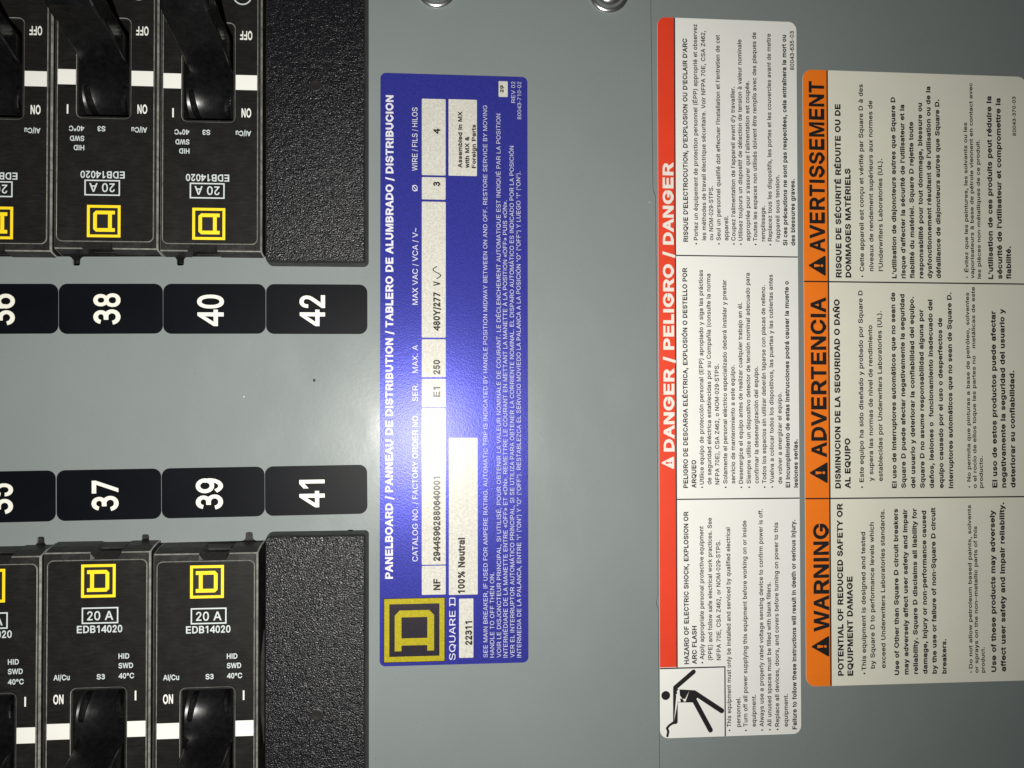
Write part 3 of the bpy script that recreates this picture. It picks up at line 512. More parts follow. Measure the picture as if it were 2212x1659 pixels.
def logo(parent, to_xy, z, frame_m, ground_m):
    """square emblem with a slab D; to_xy maps the unit square (reading right, up) to the label"""
    def mp(L):
        return [to_xy(*p) for p in L]
    f = .083
    gr = flat("logo_ground", [ccw(mp(rect_loop(-.012, -.012, 1.012, 1.012)))], z, ground_m, parent)
    outer = ccw(mp(rect_loop(0, 0, 1, 1))); inner = ccw(mp(rect_loop(f, f, 1 - f, 1 - f)))[::-1]
    flat("logo_frame", [outer, inner], z + .015, frame_m, gr)
    flat("logo_letter", [ccw(mp(LOGO_D[0])), ccw(mp(LOGO_D[1]))[::-1]], z + .015, frame_m, gr)
    return gr

# ---------------------------------------------------------------- the setting: painted sheets and the dark inside
SHEET_T = .8
def notch(x, y, depth, d):
    """a narrow tab cut into the sheet; d = +1 when the opening lies above the edge (points run towards +x)"""
    w = .88; fr = 1.05; tr = .5; P = []
    for i in range(6):
        a = math.radians(90 * i / 5)
        P.append((x - w - fr + fr * math.sin(a), y - d * (fr - fr * math.cos(a))))
    for i in range(6):
        a = math.radians(90 * i / 5)
        P.append((x - w + tr - tr * math.cos(a), y - d * (depth - tr + tr * math.sin(a))))
    return P + [(2 * x - px, py) for px, py in reversed(P)]

def sheet(name, outer, holes, z):
    V, T = fill([ccw(outer)] + [ccw(h)[::-1] for h in holes])
    o = mesh_obj(name, [(x, y, z) for x, y in V], T, M['paint'])
    so = o.modifiers.new("thickness", 'SOLIDIFY'); so.thickness = SHEET_T * MM; so.offset = -1
    be = o.modifiers.new("edge", 'BEVEL'); be.width = .2 * MM; be.segments = 2; be.limit_method = 'ANGLE'; be.angle_limit = math.radians(50)
    o["kind"] = "structure"
    return o

def up_edge(x): return 12.90 + .0100 * x
def low_edge(x): return -58.88 + .0064 * x
hole_up = [(-26, up_edge(-26))]
for x in (-20.85, 4.37, 29.58, 54.6):
    hole_up += notch(x, up_edge(x), 2.25, 1)
hole_up += [(75.3, up_edge(75.3)), (75.3, 100), (-26, 100)]
hole_low = [(-26, low_edge(-26))]
for x in (-3.7, 21.37, 46.75, 72.0):
    hole_low += notch(x, low_edge(x), 2.2, -1)
hole_low += [(75.3, low_edge(75.3)), (75.3, -145), (-26, -145)]
left_outline = [(-42, -160), (151.75, -160), (151.74, -119), (151.62, -78.1), (151.22, -76.9), (151.22, -76.2), (151.57, -74.7),
                (151.72, -51.8), (151.70, 8.4), (151.60, 30.0), (151.50, 30.9), (151.05, 31.9), (150.95, 32.6), (150.92, 35.4), (150.82, 62.4), (150.67, 82.8), (150.6, 118), (-42, 118)]
panel = sheet("panel_sheet", left_outline, [hole_up, hole_low], 0)
panel["label"] = "grey painted steel panel sheet with the breaker openings"
lower = sheet("enclosure_sheet", rect_loop(146, -160, 300, 118), [], -SHEET_T - .02)
lower["label"] = "grey painted steel sheet under the danger and warning labels"
back = mesh_obj("enclosure_back", [(x, y, z) for x, y, z in ((-42, -160, -32), (146, -160, -32), (146, 118, -32), (-42, 118, -32))], [(0, 1, 2, 3)], M['dark'])
back["kind"] = "structure"
# one dark speck of dirt on the paint
sp = []
for k in range(4):
    rr = (.34, .31, .2, .06)[k]
    sp.append([(62.85 + rr * math.cos(i * .628) * (1 + .12 * math.sin(i * 2.1)), -18.09 + 1.15 * rr * math.sin(i * .628), (0, .05, .1, .12)[k]) for i in range(10)])
rings_obj("dirt_speck", sp, M['speck'], panel)

# ---------------------------------------------------------------- circuit breakers
FU0, FU1 = -11.45, 11.70           # raised pad on the face
SL = (-5.40, 6.64, 31.0, 55.2)     # lever slot: u0, u1, v0, v1
BW = 12.42                         # half width
BL = 82.0                          # length from the pad's inner end

def build_breaker(label):
    t = thing("circuit_breaker", label, "circuit breaker", group="circuit breakers in the two rows")
    # moulded case: profile (v, z) swept across u; the middle of the inner end is cut away
    full = [(0.0, 0), (-1.55, 0), (-1.82, -.28), (-2.75, -3.2), (-3.35, -6.6), (-3.45, -7.45), (-6.0, -7.5), (-8.0, -7.5)]
    cut = [(0.0, 0), (-.25, -.35), (-1.55, -1.5), (-1.75, -4.6), (-2.15, -4.6), (-2.3, -3.4), (-3.35, -7.4), (-8.0, -7.6)]
    us = [(-BW, full), (-BW + .34, full), (-1.6, full), (-.7, cut), (4.7, cut), (5.6, full), (BW - .34, full), (BW, full)]
    V = []; F = []; fm = []
    for k, (u, prof) in enumerate(us):
        edge = k in (0, len(us) - 1)
        for v, z in prof:
            V.append((u, -v, z - (.5 if edge else 0)))
    n = len(full)
    for k in range(len(us) - 1):
        for i in range(n - 1):
            F.append((k * n + i, k * n + i + 1, (k + 1) * n + i + 1, (k + 1) * n + i))
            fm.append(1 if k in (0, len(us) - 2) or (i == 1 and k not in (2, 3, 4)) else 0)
    def quad(a, b, c, d, m=0):
        i = len(V); V.extend((a, b, c, d)); F.append((i, i + 1, i + 2, i + 3)); fm.append(m)
    u0, u1, v0, v1 = SL
    # face around the slot
    for a, b, c, d in ((-BW + .34, BW - .34, 0, v0), (-BW + .34, u0, v0, v1), (u1, BW - .34, v0, v1), (-BW + .34, BW - .34, v1, BL)):
        quad((a, -d, 0), (b, -d, 0), (b, -c, 0), (a, -c, 0))
    # chamfers along both long edges, rubbed and coloured as if lit, then the side walls
    for s in (-1, 1):
        e0, e1 = s * (BW - .34), s * BW
        q = [(e0, 0, 0), (e0, -BL, 0), (e1, -BL, -.5), (e1, 0, -.5)]
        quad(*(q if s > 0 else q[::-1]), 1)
        i = len(V)
        wall = [(e1, -v, z - .5) for v, z in full] + [(e1, 8.0, -26), (e1, -BL, -26), (e1, -BL, -.5)]
        V.extend(wall); F.append(tuple(i + j for j in (range(len(wall)) if s < 0 else reversed(range(len(wall)))))); fm.append(0)
    quad((-BW, -BL, -26), (BW, -BL, -26), (BW, -BL, -.5), (-BW, -BL, -.5))
    # slot walls
    D = -13
    quad((u0, -v0, 0), (u0, -v0, D), (u0, -v1, D), (u0, -v1, 0)); quad((u1, -v1, 0), (u1, -v1, D), (u1, -v0, D), (u1, -v0, 0))
    quad((u1, -v0, 0), (u1, -v0, D), (u0, -v0, D), (u0, -v0, 0)); quad((u0, -v1, 0), (u0, -v1, D), (u1, -v1, D), (u1, -v1, 0))
    quad((u0, -v1, D), (u1, -v1, D), (u1, -v0, D), (u0, -v0, D))
    mesh_obj("case", V, F, None, t, mats=[M['case'], M['worn_highlight']], fmat=fm)
    # the pad, its slot opening and its rim, pale from rubbing and a painted highlight
    slot_loop = rrect(u0 - .55, -v1 - .5, u1 + .55, -v0 + .55, 1.5, 5)
    pad_loop = rrect(FU0, -BL + 2, FU1, 0, 1.45, 6)
    pv, pt = fill([pad_loop, slot_loop[::-1]])
    pad = mesh_obj("face_pad", [(x, y, .14) for x, y in pv], pt, M['face'], t)
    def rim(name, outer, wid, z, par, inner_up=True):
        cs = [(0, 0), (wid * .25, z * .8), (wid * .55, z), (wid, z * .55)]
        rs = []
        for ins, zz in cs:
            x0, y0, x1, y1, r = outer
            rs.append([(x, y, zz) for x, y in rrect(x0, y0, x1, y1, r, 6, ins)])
        return rings_obj(name, rs, M['worn_highlight'], par, cap_top=False)
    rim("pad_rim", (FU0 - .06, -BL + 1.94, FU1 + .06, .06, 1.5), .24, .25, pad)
    # slot collar: narrow bevel from the pad down into the slot
    a = rrect(u0 - .55, -v1 - .5, u1 + .55, -v0 + .55, 1.5, 5); b = rrect(u0 - .42, -v1 - .37, u1 + .42, -v0 + .42, 1.4, 5); c = rrect(u0, -v1, u1, -v0, 1.1, 5)
    rings_obj("slot_rim", [[(x, y, .14) for x, y in a], [(x, y, .05) for x, y in b]], M['worn_highlight'], pad, cap_top=False)
    rings_obj("slot_collar", [[(x, y, .05) for x, y in b], [(x, y, -1.6) for x, y in c]], M['case'], pad, cap_top=False)
    # white position marks either side of the slot
    for a, b, v in ((-11.25, u0 - .62, 38.8), (u1 + .62, 11.52, 38.75)):
        flat("position_mark", [rect_loop(a, -v - 3.75, b, -v)], .16, M['mark_white'], t)
    # print
    z = .16
    logo(t, lambda x, y: (-3.57 + 7.97 * x, -9.0 + 7.95 * y), z, M['yellow'], M['ink'])
    bx = (-3.40, -15.25, 5.06, -11.35)
    rb = flat("rating_frame", [rect_loop(*bx), rect_loop(bx[0] + .32, bx[1] + .32, bx[2] - .32, bx[3] - .32)[::-1]], z, M['grey_ink'], t)
    text_at("lettering", "20 A", .02, 2.15, -2.15, -14.42, 6.05, z, M['grey_ink'], rb)
    for s, wt, cap, x, v, ln in (("EDB14020", .035, 1.75, -4.50, 17.42, 10.5), ("HID", .04, 1.28, 5.16, 23.78, 2.5), ("SWD", .04, 1.28, 5.16, 26.05, 3.4),
                                 ("40°C", .04, 1.28, 5.20, 28.5, 3.62), ("S3", .04, 1.26, .12, 28.55, 1.93), ("Al/Cu", .04, 1.3, -9.82, 28.5, 3.75)):
        text_at("lettering", s, wt, cap, x, -v, ln, z, M['grey_ink'], t)
    text_at("lettering", "ON", .045, 2.25, -9.82, -34.15, 2.35, z, M['mark_white'], t)
    flat("on_stroke", [rect_loop(8.98, -33.8, 9.36, -31.5)], z, M['mark_white'], t)
    text_at("lettering", "OFF", .045, 2.25, -10.05, -53.7, 3.0, z, M['mark_white'], t)
    ring = [[(-7.6 + r * math.cos(i * math.pi / 16), -62.6 + r * math.sin(i * math.pi / 16)) for i in range(32)] for r in (2.35, 2.02)]
    flat("approval_ring", [ring[0], ring[1][::-1]], z, M['grey_ink'], t)
    # lever on a drum, thrown to the outer end of the slot
    lv = thing_part("handle", t)
    uc = (u0 + u1) / 2; hw = (u1 - u0) / 2 - .28
    NU, NA = 10, 29
    V = []; F = []
    for k in range(NU + 1):
        u = hw * (2 * k / NU - 1)
        r = 9.95 + 1.05 * (u / hw) ** 2
        for i in range(NA):
            th = math.radians(-66 + 132 * i / (NA - 1))
            V.append((uc + u, -40.2 + r * math.sin(th), -11.6 + r * math.cos(th)))
    for k in range(NU):
        for i in range(NA - 1):
            F.append((k * NA + i + 1, k * NA + i, (k + 1) * NA + i, (k + 1) * NA + i + 1))
    mesh_obj("drum", V, F, M['drum'], lv, smooth=True)
    secs = []
    # (height, v inner, v outer, half width, corner)
    for zz, va, vb, w, cr in ((-3.0, 43.2, 50.0, hw - .15, .7), (.6, 44.5, 51.2, hw - .15, .7), (7.0, 47.0, 53.2, hw - .2, .7), (12.2, 49.2, 54.9, hw - .25, .7),
                              (12.7, 48.6, 55.2, hw - .25, .7), (16.6, 50.0, 57.4, hw - .35, .8), (17.5, 50.9, 57.6, hw - .6, .8), (17.9, 52.0, 57.0, hw - 1.4, .8)):
        secs.append([(x, y, zz) for x, y in rrect(uc - w, -vb, uc + w, -va, cr, 4)])
    rings_obj("lever", secs, M['lever'], lv, cap_top=True)
    # blade-like ribs standing on the drum either side of the lever
    for side in (-1, 1):
        rs = []
        for du, kk in ((0, .94), (.25, 1.0), (.95, 1.0), (1.2, .94)):
            rs.append([(uc + side * (hw - .6 - du - .16 * (y + 38.0)), y, zz) for y, zz in
                       [(-36.6 + 4.0 * kk * math.cos(a * .3927), -3.2 + 2.9 * kk * math.sin(a * .3927)) for a in range(16)]])
        rings_obj("rib", rs, M['lever'], lv, cap_top=True, cap_bottom=True)
    return t

def thing_part(name, parent):
    o = bpy.data.objects.new(name, None); o.empty_display_size = .003
    return link(o, parent)

def copy_tree(o, parent=None):
    c = o.copy(); link(c, parent)
    for ch in [x for x in all_objs if x.parent == o]:
        copy_tree(ch, c)
    return c

BREAKERS = [("black 20 A circuit breaker facing number sticker 39, beside the lower filler plate", 38.14, -62.07, 6.4, 0.0, "39"),
            ("black 20 A circuit breaker facing number sticker 37, second from the lower filler plate", 12.74, -61.33, 6.4, 0.0, "37"),
            ("black circuit breaker facing number sticker 35, cut off by the lower left frame edge", -12.66, -62.0, 6.4, 0.0, "35"),
            ("upside-down black 20 A circuit breaker facing number sticker 40, beside the upper filler plate", 38.05, 15.78, 3.2, math.pi, "40"),
            ("upside-down black 20 A circuit breaker facing number sticker 38, second from the upper filler plate", 12.85, 16.1, 3.2, math.pi, "38"),
            ("upside-down black circuit breaker facing number sticker 36, cut off by the upper left frame edge", -12.5, 15.35, 3.2, math.pi, "36")]
proto = build_breaker(BREAKERS[0][0])
all_objs = list(scene.objects)
for i, (lab, x, y, z, rz, _) in enumerate(BREAKERS):
    o = proto if i == 0 else copy_tree(proto)
    o.location = (x * MM, y * MM, z * MM); o.rotation_euler = (0, 0, rz); o["label"] = lab

# ---------------------------------------------------------------- filler plates
def filler(label, x0, y0, x1, y1, radii, ex, ey, clip=None):
    t = thing("filler_plate", label, "filler plate", ((x0 + x1) / 2, (y0 + y1) / 2, 0), group="filler plates closing unused breaker spaces")
    w, h = (x1 - x0) / 2, (y1 - y0) / 2
    rs = []
    for ins, z in ((0, .02), (.05, .5), (.42, 3.2), (.60, 3.75), (.85, 3.95)):
        rs.append([(x, y, z) for x, y in rrect(-w, -h, w, h, radii, 7, ins)])
    rings_obj("rim_wall", rs, M['case'], t, cap_top=False)
    top = rrect(-w, -h, w, h, radii, 7, .85)
    V, T = fill([top])
    face = mesh_obj("grained_face", [(x, y, 3.95) for x, y in V], T, M['grain'], t)
    # round ejector mark
    cx, cy = ex - (x0 + x1) / 2, ey - (y0 + y1) / 2
    rs = []
    for r, z in ((1.55, 3.94), (1.35, 4.02), (1.1, 4.03), (.9, 3.99)):
        rs.append([(cx + r * math.cos(i * math.pi / 12), cy + r * math.sin(i * math.pi / 12), z) for i in range(24)])
    rings_obj("ejector_mark", rs, M['case'], face, cap_top=True, smooth=True)
    if clip:
        # thin bowed retaining clip standing in the gap beside the breaker
        V = []; F = []
        for i in range(13):
            s = i / 12
            yy = clip[0] + (clip[1] - clip[0]) * s - (y0 + y1) / 2
            b = math.sin(math.pi * s) * 1.0
            for dx, z in ((0, 3.4), (-b - .12, 3.4), (-b - .12, -6), (0, -6)):
                V.append((-w + .3 + dx, yy, z))
        for i in range(12):
            for j in range(4):
                F.append((i * 4 + j, i * 4 + (j + 1) % 4, (i + 1) * 4 + (j + 1) % 4, (i + 1) * 4 + j))
        mesh_obj("retaining_clip", V, F, M['case'], t)
    return t
filler("black grained filler plate above number sticker 42", 51.0, 10.95, 76.6, 104, (1.7, 1.3, 1.3, 1.3), 63.8, 56.0)
filler("black grained filler plate below number sticker 41", 51.15, -150, 76.65, -56.35, (1.3, 1.3, 1.0, 1.7), 64.4, -101.2, (-108, -80))

# ---------------------------------------------------------------- number stickers
for n, x, y, w, h, r in [
    ('36', -12.14, -0.24, 24.57, 12.43, 0.0078),
    ('38', 12.82, -0.09, 25.14, 12.55, 0.0078),
    ('40', 38.09, 0.03, 25.22, 12.63, 0.0045),
    ('42', 63.54, 0.08, 25.44, 12.7, 0.0014),
    ('35', -12.38, -46.75, 24.46, 12.61, 0.0088),
    ('37', 12.62, -46.52, 25.16, 12.58, 0.0087),
    ('39', 37.93, -46.28, 25.25, 12.54, 0.0087),
    ('41', 63.44, -46.04, 25.59, 12.5, 0.0087),
  ]:
    lab = {"36": "black sticker reading 36, half cut off by the left frame edge under the upper breakers",
           "38": "black sticker reading 38, second from the left under the upper breakers",
           "40": "black sticker reading 40, third along under the upper breakers",
           "42": "black sticker reading 42, directly under the upper filler plate",
           "35": "black sticker reading 35, half cut off by the left frame edge above the lower breakers",
           "37": "black sticker reading 37, second from the left above the lower breakers",
           "39": "black sticker reading 39, third along above the lower breakers",
           "41": "black sticker reading 41, directly above the lower filler plate"}[n]
    t = thing("number_sticker", lab, "number sticker", (x, y, 0), r, "number stickers in the two rows")
    slab("backing", (-w / 2, -h / 2, w / 2, h / 2), 2.05, .01, .09, M['tile'], t, bev=.03, seg=8)
    nx, ny, ln, cap = {
  '38': (15.05, -4.07, 7.84, 6.43),
  '40': (40.32, -4.35, 7.96, 6.46),
  '42': (65.58, -4.26, 7.9, 6.36),
  '36': (-10.25, -4.31, 7.81, 6.3),
  '37': (14.86, -50.57, 7.59, 6.4),
  '39': (40.24, -50.56, 7.85, 6.53),
  '41': (65.53, -50.36, 7.0, 6.34),
  '35': (-10.33, -50.98, 7.56, 6.28),
}[n]
    up_text("numeral", [(n, .034, cap, nx - x, ny - y, ln)], .105, M['tile_white'], t)

# ---------------------------------------------------------------- blue nameplate
DATA = {
  'blue_white': [
    ('PANELBOARD / PANNEAU DE DISTRIBUTION / TABLERO DE ALUMBRADO / DISTRIBUCION', 0.066, 1.86, -15.82, -53.98, 124.37),
    ('CATALOG NO. / FACTORY ORDER NO.', 0.002, 1.36, -9.4, -49.66, 37.82),
    ('SER.', 0.002, 1.36, -9.42, -8.65, 4.58),
    ('MAX. A', 0.002, 1.36, -9.43, -1.33, 7.14),
    ('MAX VAC / VCA / V~', 0.002, 1.36, -9.44, 16.23, 19.82),
    ('Ø', 0.002, 1.36, -9.52, 45.58, 1.65),
    ('WIRE / FILS / HILOS', 0.002, 1.36, -9.56, 50.92, 16.46),
    ('SEE MAIN BREAKER, IF USED FOR AMPERE RATING. AUTOMATIC TRIP IS INDICATED BY HANDLE POSITION MIDWAY BETWEEN ON AND OFF. RESTORE SERVICE BY MOVING', 0.002, 1.08, 8.49, -74.61, 143.02),
    ('HANDLE TO OFF THEN ON.', 0.002, 1.08, 10.19, -74.66, 21.78),
    ('VOIR LE DISJONCTEUR PRINCIPAL, SI UTILISÉ, POUR OBTENIR LA VALEUR NOMINALE DE COURANT. LE DÉCLENCHEMENT AUTOMATIQUE EST INDIQUÉ PAR LA POSITION', 0.002, 1.08, 11.96, -74.7, 141.0),
    ('INTERMÉDIARE DE LA MANETTE ENTRE «OFF» ET «ON». REMETTRE LE COURANT EN METTANT LA MANETTE À LA POSITION «OFF» PUIS «ON».', 0.002, 1.08, 13.64, -74.75, 118.43),
    ('VER EL INTERRUPTOR AUTOMÁTICO PRINCIPAL, SI SE UTILIZA PARA OBTENER LA CORRIENTE NOMINAL. EL DISPARO AUTOMÁTICO ES INDICADO POR LA POSICIÓN', 0.002, 1.08, 15.41, -74.8, 132.73),
    ('INTERMEDIA DE LA PALANCA, ENTRE "I" ("ON") Y "O" ("OFF"). RESTABLEZCA EL SERVICIO MOVIEDO LA PALANCA A LA POSICIÓN "O" ("OFF") Y LUEGO "I" ("ON").', 0.002, 1.08, 17.16, -74.84, 126.12),
    ('REV 02', 0.002, 1.0, 15.81, 69.27, 5.62),
    ('80043-710-02', 0.002, 1.0, 17.4, 64.96, 9.9),
  ],
  'blue_black': [
    ('NF', 0.066, 1.7, -3.72, -57.11, 2.89),
    ('29445962880640001', 0.07, 1.7, -3.73, -49.67, 21.66),
    ('E1', 0.07, 1.7, -3.76, -7.61, 2.69),
    ('250', 0.07, 1.7, -3.76, -1.71, 3.74),
    ('480Y/277', 0.07, 1.7, -3.76, 9.51, 9.96),
    ('V', 0.066, 1.7, -3.77, 21.08, 1.25),
    ('3', 0.066, 1.7, -3.77, 46.94, 1.26),
    ('4', 0.066, 1.7, -3.77, 60.64, 1.39),
    ('100% Neutral', 0.07, 1.7, 2.56, -58.08, 14.27),
    ('22311', 0.066, 1.7, 4.44, -71.32, 6.11),
    ('Assembled in MX', 0.066, 1.05, 1.95, 51.89, 14.81),
    ('with MX &', 0.066, 1.05, 3.79, 51.86, 8.37),
    ('Foreign Parts', 0.066, 1.05, 5.51, 51.89, 11.43),
    ('29', 0.066, 0.9, 12.75, 71.92, 1.87),
  ],
  'blue_boxes': [
    (-8.42, 49.84, -2.29, 69.73),
    (-8.41, 43.53, -2.29, 49.32),
    (-8.41, 7.77, -2.26, 42.96),
    (-8.39, -2.43, -2.26, 7.32),
    (-8.39, -10.17, -2.26, -2.9),
    (-8.38, -50.57, -2.26, -10.48),
    (-8.36, -58.24, -2.26, -50.85),
    (-1.45, -58.41, 5.95, -18.09),
    (-1.54, 49.84, 5.83, 69.79),
    (11.49, 70.75, 13.88, 74.89),
    (1.15, -74.55, 4.83, -59.42),
  ],
  'blue_logo': [-17.87, -75.16, -2.59, -59.14],
  'blue_sq': [-1.35, -75.04, 0.21, -59.1],
  'blue_tilde': [-5.73, 23.06, -3.37, 26.13],
  'danger_en': [
    ('HAZARD OF ELECTRIC SHOCK, EXPLOSION OR', 0.056, 1.22, -11.36, -76.29, 40.17),
    ('ARC FLASH', 0.056, 1.22, -9.24, -76.35, 10.04),
    ('Apply appropriate personal protective equipment', 0.034, 1.16, -7.24, -75.14, 35.05),
    ('•', 0.034, 1.16, -7.24, -76.19, 0),
    ('(PPE) and follow safe electrical work practices. See', 0.034, 1.16, -4.98, -75.41, 37.5),
    ('NFPA 70E, CSA Z462, or NOM-029-STPS.', 0.034, 1.16, -2.68, -75.47, 31.58),
    ('This equipment must only be installed and serviced by qualified electrical', 0.034, 1.16, 0.01, -93.07, 52.55),
    ('•', 0.034, 1.16, 0.01, -94.17, 0),
    ('personnel.', 0.034, 1.16, 2.54, -93.16, 7.82),
    ('Turn off all power supplying this equipment before working on or inside', 0.034, 1.16, 4.46, -93.13, 54.39),
    ('•', 0.034, 1.16, 4.46, -94.32, 0),
    ('equipment.', 0.034, 1.16, 6.74, -93.21, 8.38),
    ('Always use a properly rated voltage sensing device to confirm power is off.', 0.034, 1.16, 8.88, -93.28, 57.55),
    ('•', 0.034, 1.16, 8.88, -94.38, 0),
    ('All unused spaces must be filled with blank fillers.', 0.034, 1.16, 10.99, -93.34, 38.16),
    ('•', 0.034, 1.16, 10.99, -94.36, 0),
    ('Replace all devices, doors, and covers before turning on power to this', 0.034, 1.16, 13.1, -93.41, 54.09),
    ('•', 0.034, 1.16, 13.1, -94.34, 0),
    ('equipment.', 0.034, 1.16, 15.48, -93.49, 8.62),
    ('Failure to follow these instructions will result in death or serious injury.', 0.056, 1.16, 17.85, -94.29, 55.59),
  ],
  'danger_es': [
    ('PELIGRO DE DESCARGA ELÉCTRICA, EXPLOSIÓN O DESTELLO POR', 0.056, 1.22, -11.39, -29.95, 58.48),
    ('ARQUEO', 0.056, 1.22, -9.15, -29.97, 7.41),
    ('Utilice equipo de protección personal (EPP) apropiado y siga las prácticas', 0.034, 1.16, -7.07, -29.06, 57.02),
    ('•', 0.034, 1.16, -7.07, -29.99, 0),
    ('de seguridad eléctrica establecidas por su Compañía (consulte la norma', 0.034, 1.16, -5.0, -29.08, 56.04),
    ('NFPA 70E), CSA Z462, o NOM-029-STPS.', 0.034, 1.16, -2.83, -29.1, 32.04),
    ('Solamente el personal eléctrico especializado deberá instalar y prestar', 0.034, 1.16, -0.67, -28.91, 54.29),
    ('•', 0.034, 1.16, -0.67, -30.05, 0),
    ('servicio de mantenimiento a este equipo.', 0.034, 1.16, 1.46, -28.93, 31.6),
    ('Desenergice el equipo antes de realizar cualquier trabajo en él.', 0.034, 1.16, 3.59, -28.95, 48.3),
    ('•', 0.034, 1.16, 3.59, -30.09, 0),
    ('Siempre utilice un dispositivo detector de tensión nominal adecuado para', 0.034, 1.16, 5.73, -28.97, 56.26),
    ('•', 0.034, 1.16, 5.73, -30.11, 0),
    ('confirmar la desenergización del equipo.', 0.034, 1.16, 7.87, -28.91, 31.18),
    ('Todos los espacios sin utilizar deberán taparse con placas de relleno.', 0.034, 1.16, 9.97, -28.93, 52.98),
    ('•', 0.034, 1.16, 9.97, -30.11, 0),
    ('Vuelva a colocar todos los dispositivos, las puertas y las cubiertas antes', 0.034, 1.16, 12.07, -28.95, 55.9),
    ('•', 0.034, 1.16, 12.07, -30.09, 0),
    ('de volver a energizar el equipo.', 0.034, 1.16, 14.3, -29.05, 24.36),
    ('El incumplimiento de estas instrucciones podrá causar la muerte o', 0.056, 1.16, 16.44, -30.09, 55.32),
    ('lesiones serias.', 0.056, 1.16, 18.64, -30.11, 12.9),
  ],
  'danger_head': [('DANGER / PELIGRO / DANGER', 0.066, 2.75, -15.11, -20.29, 76.92)],
  'danger_tri': [-18.53, -24.95, -15.08, -21.57],
  'danger_fr': [
    ("RISQUE D'ELECTROCUTION, D'EXPLOSION OU D'ECLAIR D'ARC", 0.056, 1.22, -11.09, 35.42, 54.56),
    ('Portez un équipement de protection personnel (ÉPP) approprié et observez', 0.034, 1.16, -8.34, 35.87, 58.05),
    ('•', 0.034, 1.16, -8.34, 34.76, 0),
    ('les méthodes de travail électrique sécuritaire. Voir NFPA 70E, CSA Z462,', 0.034, 1.16, -6.13, 35.9, 56.32),
    ('ou NOM-029-STPS.', 0.034, 1.16, -4.17, 35.93, 14.58),
    ("Seul un personnel qualifié doit effectuer l'installation et l'entretien de cet", 0.034, 1.16, -2.16, 35.88, 55.36),
    ('•', 0.034, 1.16, -2.16, 34.81, 0),
    ('appareil.', 0.034, 1.16, -0.06, 35.91, 6.66),
    ("Coupez l'alimentation de l'appareil avant d'y travailler.", 0.034, 1.16, 1.91, 35.9, 41.47),
    ('•', 0.034, 1.16, 1.91, 34.83, 0),
    ('Utilisez toujours un dispositif de détection de tension à valeur nominale', 0.034, 1.16, 3.84, 35.93, 54.28),
    ('•', 0.034, 1.16, 3.84, 34.82, 0),
    ("appropriée pour s'assurer que l'alimentation est coupée.", 0.034, 1.16, 5.91, 35.87, 43.19),
    ('Toutes les espaces non utilisés doivent être remplis avec des plaques de', 0.034, 1.16, 7.89, 35.9, 56.4),
    ('•', 0.034, 1.16, 7.89, 34.79, 0),
    ('remplissage.', 0.034, 1.16, 10.04, 35.85, 9.58),
    ('Replacez tous les dispositifs, les portes et les couvercles avant de mettre', 0.034, 1.16, 11.94, 35.88, 56.19),
    ('•', 0.034, 1.16, 11.94, 34.77, 0),
    ("l'appareil sous tension.", 0.034, 1.16, 14.1, 35.87, 17.99),
    ('Si ces précautions ne sont pas respectées, cela entraînera la mort ou', 0.056, 1.16, 16.17, 34.79, 57.1),
    ('des blessures graves.', 0.056, 1.16, 18.3, 34.82, 18.02),
    ('80043-635-03', 0.034, 1.16, 18.42, 82.36, 10.64),
  ],
  'danger_red': [-18.84, -76.97, -14.67, 96.02],
  'danger_div': [31.76, -32.93],
  'danger_pic': [-19.16, -95.79, -1.79, -76.85],
  'pic_head': [(-17.57, -84.32), (-17.56, -83.15)],
  'pic_arm': [(-15.01, -91.24), (-14.97, -82.3), (-10.07, -78.31)],
  'pic_torso': [
    (-15.49, -82.7),
    (-9.88, -83.16),
    (-8.8, -84.79),
    (-9.98, -86.36),
    (-14.43, -86.22),
    (-15.51, -86.27),
  ],
  'pic_leg1': [(-9.89, -85.81), (-5.6, -93.73)],
  'pic_leg2': [(-9.88, -83.83), (-2.53, -88.77)],
  'pic_bolt': [
    (-15.53, -91.1),
    (-14.55, -84.62),
    (-14.64, -85.54),
    (-13.51, -83.6),
    (-13.6, -85.15),
    (-12.56, -83.21),
    (-12.92, -85.43),
    (-11.26, -83.25),
    (-12.7, -86.36),
    (-13.0, -84.25),
    (-14.13, -86.32),
    (-14.12, -84.64),
  ],
  'pic_wire': [
    (-17.18, -94.91),
    (-16.92, -93.78),
    (-17.26, -92.85),
    (-16.61, -92.12),
    (-15.66, -91.52),
  ],
  'warn_en': [
    ('POTENTIAL OF REDUCED SAFETY OR', 0.07, 1.5, -21.65, -80.26, 46.05),
    ('EQUIPMENT DAMAGE', 0.07, 1.5, -19.02, -80.33, 26.5),
    ('This equipment is designed and tested', 0.04, 1.24, -15.32, -79.05, 37.06),
    ('•', 0.04, 1.24, -15.32, -80.01, 0),
    ('by Square D to performance levels which', 0.04, 1.24, -12.87, -78.56, 39.18),
    ('exceed Underwriters Laboratories standards.', 0.04, 1.24, -9.88, -78.55, 42.6),
    ('Use of Other than Square D circuit breakers', 0.062, 1.24, -6.14, -80.48, 44.64),
    ('may adversely affect user safety and impair', 0.062, 1.24, -3.53, -80.41, 44.4),
    ('reliability. Square D disclaims all liability for', 0.062, 1.24, -0.87, -80.34, 44.54),
    ('damage, injury or non-performance caused', 0.062, 1.24, 1.8, -80.37, 43.93),
    ('by the use or failure of non-Square D circuit', 0.062, 1.24, 4.43, -80.39, 44.76),
    ('breakers.', 0.062, 1.24, 7.2, -80.46, 9.35),
    ('Do not allow petroleum based paints, solvents', 0.04, 1.05, 14.64, -79.26, 44.24),
    ('•', 0.04, 1.05, 14.64, -80.38, 0),
    ('or sprays on the non–metallic parts of this', 0.04, 1.05, 16.3, -80.47, 39.67),
